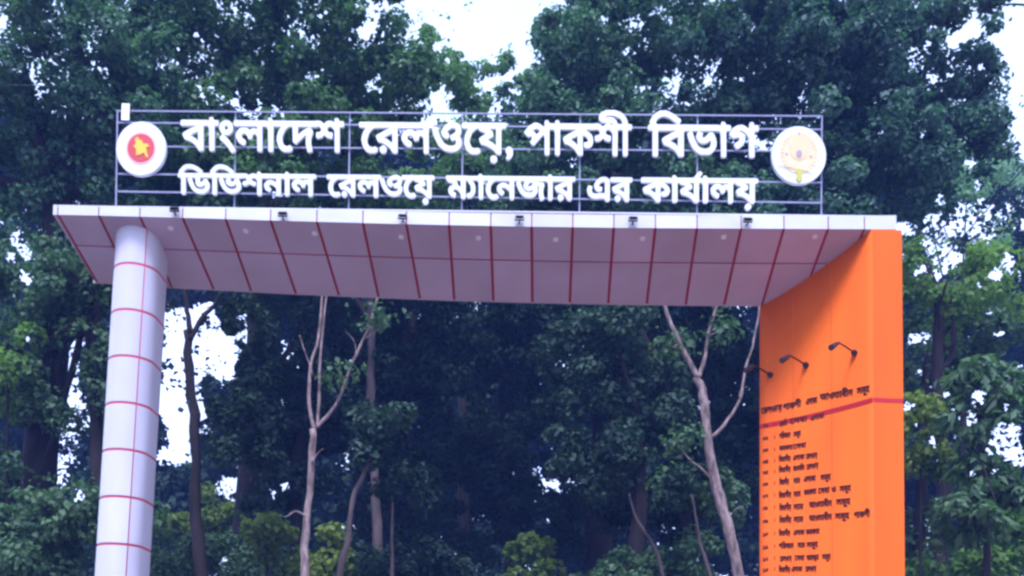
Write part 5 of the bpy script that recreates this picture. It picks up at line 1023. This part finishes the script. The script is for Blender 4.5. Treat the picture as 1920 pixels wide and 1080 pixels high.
# big crowns behind and above the canopy
tree('tall_tree', 'tall dark tree at the far left edge, reaching the top of the picture', 20.0,
     [(70, 1090), (80, 800), (105, 560), (110, 300)], 0.42, 0.26,
     [(90, 90, 210, 170), (40, 330, 150, 150), (190, 290, 110, 130), (150, 10, 200, 110), (-120, 200, 150, 250), (60, 500, 130, 110)], 'teal', auto=8, dens=2.3, dz=3.5)
tree('tall_tree', 'tall tree behind the left half of the sign, left of the white sky notch', 28.0,
     [(455, 1090), (470, 800), (490, 500), (500, 250)], 0.40, 0.24,
     [(330, 90, 170, 150), (520, 60, 190, 150), (680, 90, 150, 140), (420, 260, 160, 120), (640, 250, 170, 120), (290, 300, 120, 110), (760, 190, 95, 100), (460, 400, 220, 90), (740, 370, 170, 90)], 'green', size=.13, per=130, auto=10, dens=2.1, dz=5.0, cz=22.0)
tree('tree', 'light airy tree in the notch of white sky behind the middle of the sign', 31.0,
     [(868, 1090), (872, 700), (880, 480), (880, 400)], 0.24, 0.10,
     [(880, 330, 120, 70), (858, 240, 60, 80), (905, 250, 60, 75), (930, 150, 45, 70), (820, 130, 50, 90), (840, 60, 36, 60)], 'fresh', auto=2, dens=1.5, per=110, size=0.14, dz=2.0)
tree('tall_tree', 'tall tree behind the right half of the sign, right of the notch of white sky', 29.0,
     [(1120, 1090), (1130, 800), (1150, 500), (1165, 260)], 0.42, 0.26,
     [(1040, 140, 95, 130), (1180, 90, 170, 140), (1000, 260, 100, 110), (1170, 260, 190, 120), (1290, 60, 130, 90), (1130, 40, 110, 70), (1010, 380, 120, 80), (1230, 400, 220, 90), (1120, 400, 120, 70)], 'teal', auto=9, dens=2.1, dz=5.0, cz=22.0)
tree('tall_tree', 'tall broad tree rising behind the right emblem and the top of the orange wall', 27.0,
     [(1560, 1090), (1550, 800), (1520, 500), (1500, 280)], 0.46, 0.28,
     [(1400, 100, 170, 150), (1470, 50, 150, 90), (1680, 70, 110, 80), (1640, 170, 150, 100), (1580, 90, 180, 160), (1420, 290, 190, 130), (1600, 300, 170, 140), (1740, 180, 120, 130), (1790, 260, 100, 90), (1850, 170, 40, 60), (1690, 390, 90, 70), (1560, 430, 200, 80), (1380, 430, 150, 70), (1870, 260, 36, 50)], 'blue', size=.125, auto=10, dens=2.0, dz=5.0, cz=22.0)
tree('tree', 'sparse leafy branches against white sky in the top right corner', 21.0,
     [(2120, 1090), (2110, 700), (2080, 300), (2050, 60)], 0.30, 0.16,
     [(1830, 20, 45, 26), (1885, 0, 40, 25), (1960, 0, 70, 30)], 'mid', auto=0, dens=2.0, dz=1.0, branches=[([(2060, 60), (1980, 25), (1900, 10), (1815, 24)], .045, .010)])
tree('tree', 'hazy tree with bloom-paled leaves against the sky right of the orange wall top', 27.0,
     [(1800, 1090), (1806, 800), (1800, 660), (1795, 560)], 0.14, 0.05,
     [(1760, 370, 80, 70), (1830, 350, 70, 60), (1880, 300, 50, 50), (1740, 470, 60, 50), (1850, 430, 60, 40)], 'pale', auto=2, dens=1.3, per=110, dz=2.0)
# left margin, behind the column
tree('tree', 'dark tree with sky holes in its crown, left of the round column', 19.0,
     [(190, 1090), (186, 900), (178, 700), (165, 560)], 0.16, 0.10,
     [(60, 560, 95, 90), (150, 520, 80, 80), (30, 720, 90, 110), (170, 640, 45, 60), (120, 800, 55, 60), (190, 760, 30, 80), (25, 900, 90, 90), (220, 560, 60, 70)], 'mid', auto=7, dens=2.2, dz=1.6)
tree('bush', 'dark bush at the bottom left corner, left of the column foot', 17.5,
     [(90, 1150), (92, 1060)], 0.07, 0.04,
     [(50, 1010, 120, 75), (160, 1000, 70, 90), (110, 1120, 180, 80)], 'mid', auto=3, dens=2.6, dz=1.2, cat='bush')
# bushes in the sky gap
tree('bush', 'dark green bush low down between the round column and the left slim pale tree', 24.0, [(420, 1180), (420, 1090)], .07, .04,
     [(330, 1060, 70, 45), (420, 1055, 80, 50), (490, 1070, 70, 60), (480, 985, 40, 40)], 'mid', auto=2, dens=2.4, dz=1.4, cat='bush')
tree('bush', 'sunny yellow green bush low in the gap right of the round column', 30.0,
     [(385, 1180), (388, 1060)], 0.09, 0.05,
     [(415, 945, 45, 45), (340, 985, 40, 32), (385, 985, 50, 30), (440, 985, 30, 30)], 'lime', auto=3, dens=2.0, per=110, size=0.15, dz=1.8, cat='bush')
tree('bush', 'bluish green bush behind the yellow green bush, right of the column', 42.0,
     [(350, 1180), (352, 1000)], 0.12, 0.06,
     [(345, 905, 60, 40), (410, 900, 50, 36), (300, 930, 60, 50), (470, 960, 60, 50)], 'teal', auto=2, dens=1.8, per=80, size=0.24, dz=2.0, cat='bush')
tree('bush', 'small yellow leaved bush beside the foot of the left slim pale tree', 22.0,
     [(500, 1150), (500, 1060)], 0.05, 0.03, [(497, 1005, 34, 24), (525, 1050, 40, 34)], 'lime', auto=1, dens=2.4, dz=.6, cat='bush', size=.16)
tree('bush', 'small light green bush between the left slim pale tree and the grey stem', 21.0,
     [(610, 1150), (610, 1060)], 0.04, 0.02, [(610, 1020, 20, 40), (622, 1080, 36, 34)], 'lime', auto=1, dens=2.4, dz=.5, cat='bush', size=.15)
# the dark wood seen through the gateway
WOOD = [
    ('dark leafy tree in the wood right behind the left slim pale tree', 24.0, 560, [(520, 680, 90, 80), (600, 620, 110, 70), (560, 800, 90, 100), (520, 920, 70, 70), (640, 760, 90, 110)], 'shaded'),
    ('dark leafy tree in the wood between the grey stem and the middle of the gateway', 26.0, 770, [(740, 640, 120, 90), (800, 780, 120, 110), (720, 840, 90, 100), (850, 660, 110, 90), (760, 980, 120, 110)], 'shaded'),
    ('dark leafy tree in the wood in the middle of the gateway opening', 28.0, 960, [(960, 640, 130, 90), (1010, 760, 130, 110), (920, 860, 130, 110), (990, 960, 130, 130), (1040, 620, 100, 70)], 'shaded'),
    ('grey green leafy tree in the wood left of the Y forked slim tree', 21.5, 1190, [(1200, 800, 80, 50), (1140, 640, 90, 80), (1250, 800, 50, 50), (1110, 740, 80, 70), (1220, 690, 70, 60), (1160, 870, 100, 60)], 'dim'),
    ('dark leafy tree in the wood behind the Y forked slim tree', 25.0, 1290, [(1240, 620, 120, 80), (1340, 660, 100, 100), (1300, 800, 100, 110), (1230, 930, 130, 110), (1370, 900, 80, 110), (1400, 740, 60, 110)], 'shaded'),
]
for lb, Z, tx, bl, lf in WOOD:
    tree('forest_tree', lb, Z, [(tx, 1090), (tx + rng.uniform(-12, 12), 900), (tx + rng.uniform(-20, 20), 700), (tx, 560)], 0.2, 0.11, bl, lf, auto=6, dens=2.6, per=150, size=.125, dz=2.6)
tree('bush', 'dark undergrowth bush at the bottom of the wood, right of the left slim pale tree', 22.0, [(820, 1180), (820, 1090)], .06, .03, [(700, 1090, 110, 60), (840, 1080, 120, 70)], 'shaded', auto=2, dens=2.6, dz=1.2, cat='bush')
tree('bush', 'fresh yellow green bush at the bottom edge near the middle of the gateway', 24.0, [(985, 1180), (985, 1090)], .06, .03, [(988, 1050, 30, 36), (1010, 1120, 50, 50)], 'lime', auto=2, dens=2.4, dz=.8, cat='bush', size=.18)
tree('bush', 'green bush at the foot of the Y forked slim tree, beside the orange wall', 20.0, [(1290, 1180), (1290, 1080)], .06, .03, [(1310, 950, 50, 70), (1290, 1060, 80, 60), (1180, 1090, 90, 50)], 'mid', auto=3, dens=2.4, dz=1.0, cat='bush')
# right margin
tree('tree', 'tree with sunny fresh leaves high up, right of the orange wall', 20.0,
     [(1760, 1090), (1765, 900), (1760, 740), (1755, 600)], 0.16, 0.09,
     [(1750, 560, 60, 45), (1820, 500, 60, 50), (1880, 500, 60, 90), (1730, 500, 40, 40)], 'fresh', auto=6, dens=2.2, dz=1.4)
tree('tree', 'dark green tree with sky holes, right of the orange wall', 23.0,
     [(1720, 1090), (1722, 900), (1735, 760), (1745, 660)], 0.15, 0.09,
     [(1780, 620, 90, 60), (1860, 640, 80, 60), (1740, 700, 60, 50), (1730, 870, 50, 90), (1790, 930, 70, 110), (1740, 1010, 70, 80)], 'mid', auto=6, dens=2.2, dz=1.6)
tree('young_tree', 'young tree with big drooping leaves at the right edge of the picture', 16.5,
     [(1850, 1090), (1846, 960), (1840, 850), (1836, 760)], 0.07, 0.035,
     [(1835, 745, 62, 42), (1860, 800, 60, 46), (1800, 790, 40, 36), (1850, 900, 70, 60), (1830, 960, 60, 60)], 'mid', auto=6, dens=3.2, per=80, size=.24, dz=.7, flat=.6, slim=.55)
tree('bush', 'bright green bush at the right edge near the bottom corner', 19.0, [(1900, 1180), (1900, 1080)], .06, .03, [(1905, 960, 36, 50), (1890, 1040, 60, 60), (1800, 1080, 90, 60)], 'fresh', auto=2, dens=2.5, dz=1.0, cat='bush')
tree('bush', 'small bright leaved bush close to the right edge of the orange wall', 18.0, [(1722, 1180), (1724, 1000), (1728, 880)], .04, .015, [(1728, 830, 34, 36), (1745, 870, 30, 30), (1722, 760, 22, 26)], 'lime', auto=0, dens=1.6, dz=.6, cat='bush')
tree('bush', 'bright green leafy bush at the left edge, halfway down the picture', 18.5, [(8, 1180), (12, 900), (18, 720)], .05, .02, [(25, 660, 46, 50), (-10, 720, 60, 50)], 'fresh', auto=1, dens=1.8, dz=.8, cat='bush')
# far wood behind everything, one mass
bl = []
for u in range(-300, 2300, 95):
    for v in range(330, 1330, 105):
        bl.append((u + rng.uniform(-40, 40), v + rng.uniform(-40, 40), 95, 85, rng.uniform(40, 52)))
C, Rr = blob_clumps(bl, 45, 3.0, 0.8)
fw = leaves_mesh('distant_wood', C, Rr * 2.6, 70, 0.32, LF['shaded'], None)
fw['kind'] = 'stuff'
print('leaves', NLEAF)

# ------------------------------------------------------------------ overhead cables
def cable(a, b, sag, r, label, mt):
    P = [a + (b - a) * t - np.array([0, 0, 4 * sag * t * (1 - t)]) for t in np.linspace(0, 1, 25)]
    m = MB(); m.tube(P, r, 6)
    tag(m.build('overhead_cable', mt, None, True), label, 'cable')
cable(at(-500, 135, 15.5), at(640, 165, 25), 0.12, 0.007, 'thin grey overhead cable crossing the trees at the upper left', M['cable2'])
cable(at(1700, 560, 17.5), at(2120, 80, 14.5), 0.05, 0.010, 'thin dark overhead cable slanting up at the right edge', M['cable'])

# ------------------------------------------------------------------ blue haze volume, added to turn the dark tones navy
m = bpy.data.materials.new('tint_haze')
m.use_nodes = True
n, l = m.node_tree.nodes, m.node_tree.links
n.clear()
out = n.new('ShaderNodeOutputMaterial')
pv = n.new('ShaderNodeVolumePrincipled')
pv.inputs['Color'].default_value = (0.22, 0.36, 1.0, 1)
pv.inputs['Density'].default_value = 0.0017
l.new(pv.outputs[0], out.inputs['Volume'])
hb = MB()
hb.box((-60, -62, -1.0), (70, 95, 36))
hb.build('tint_haze', m)['kind'] = 'stuff'
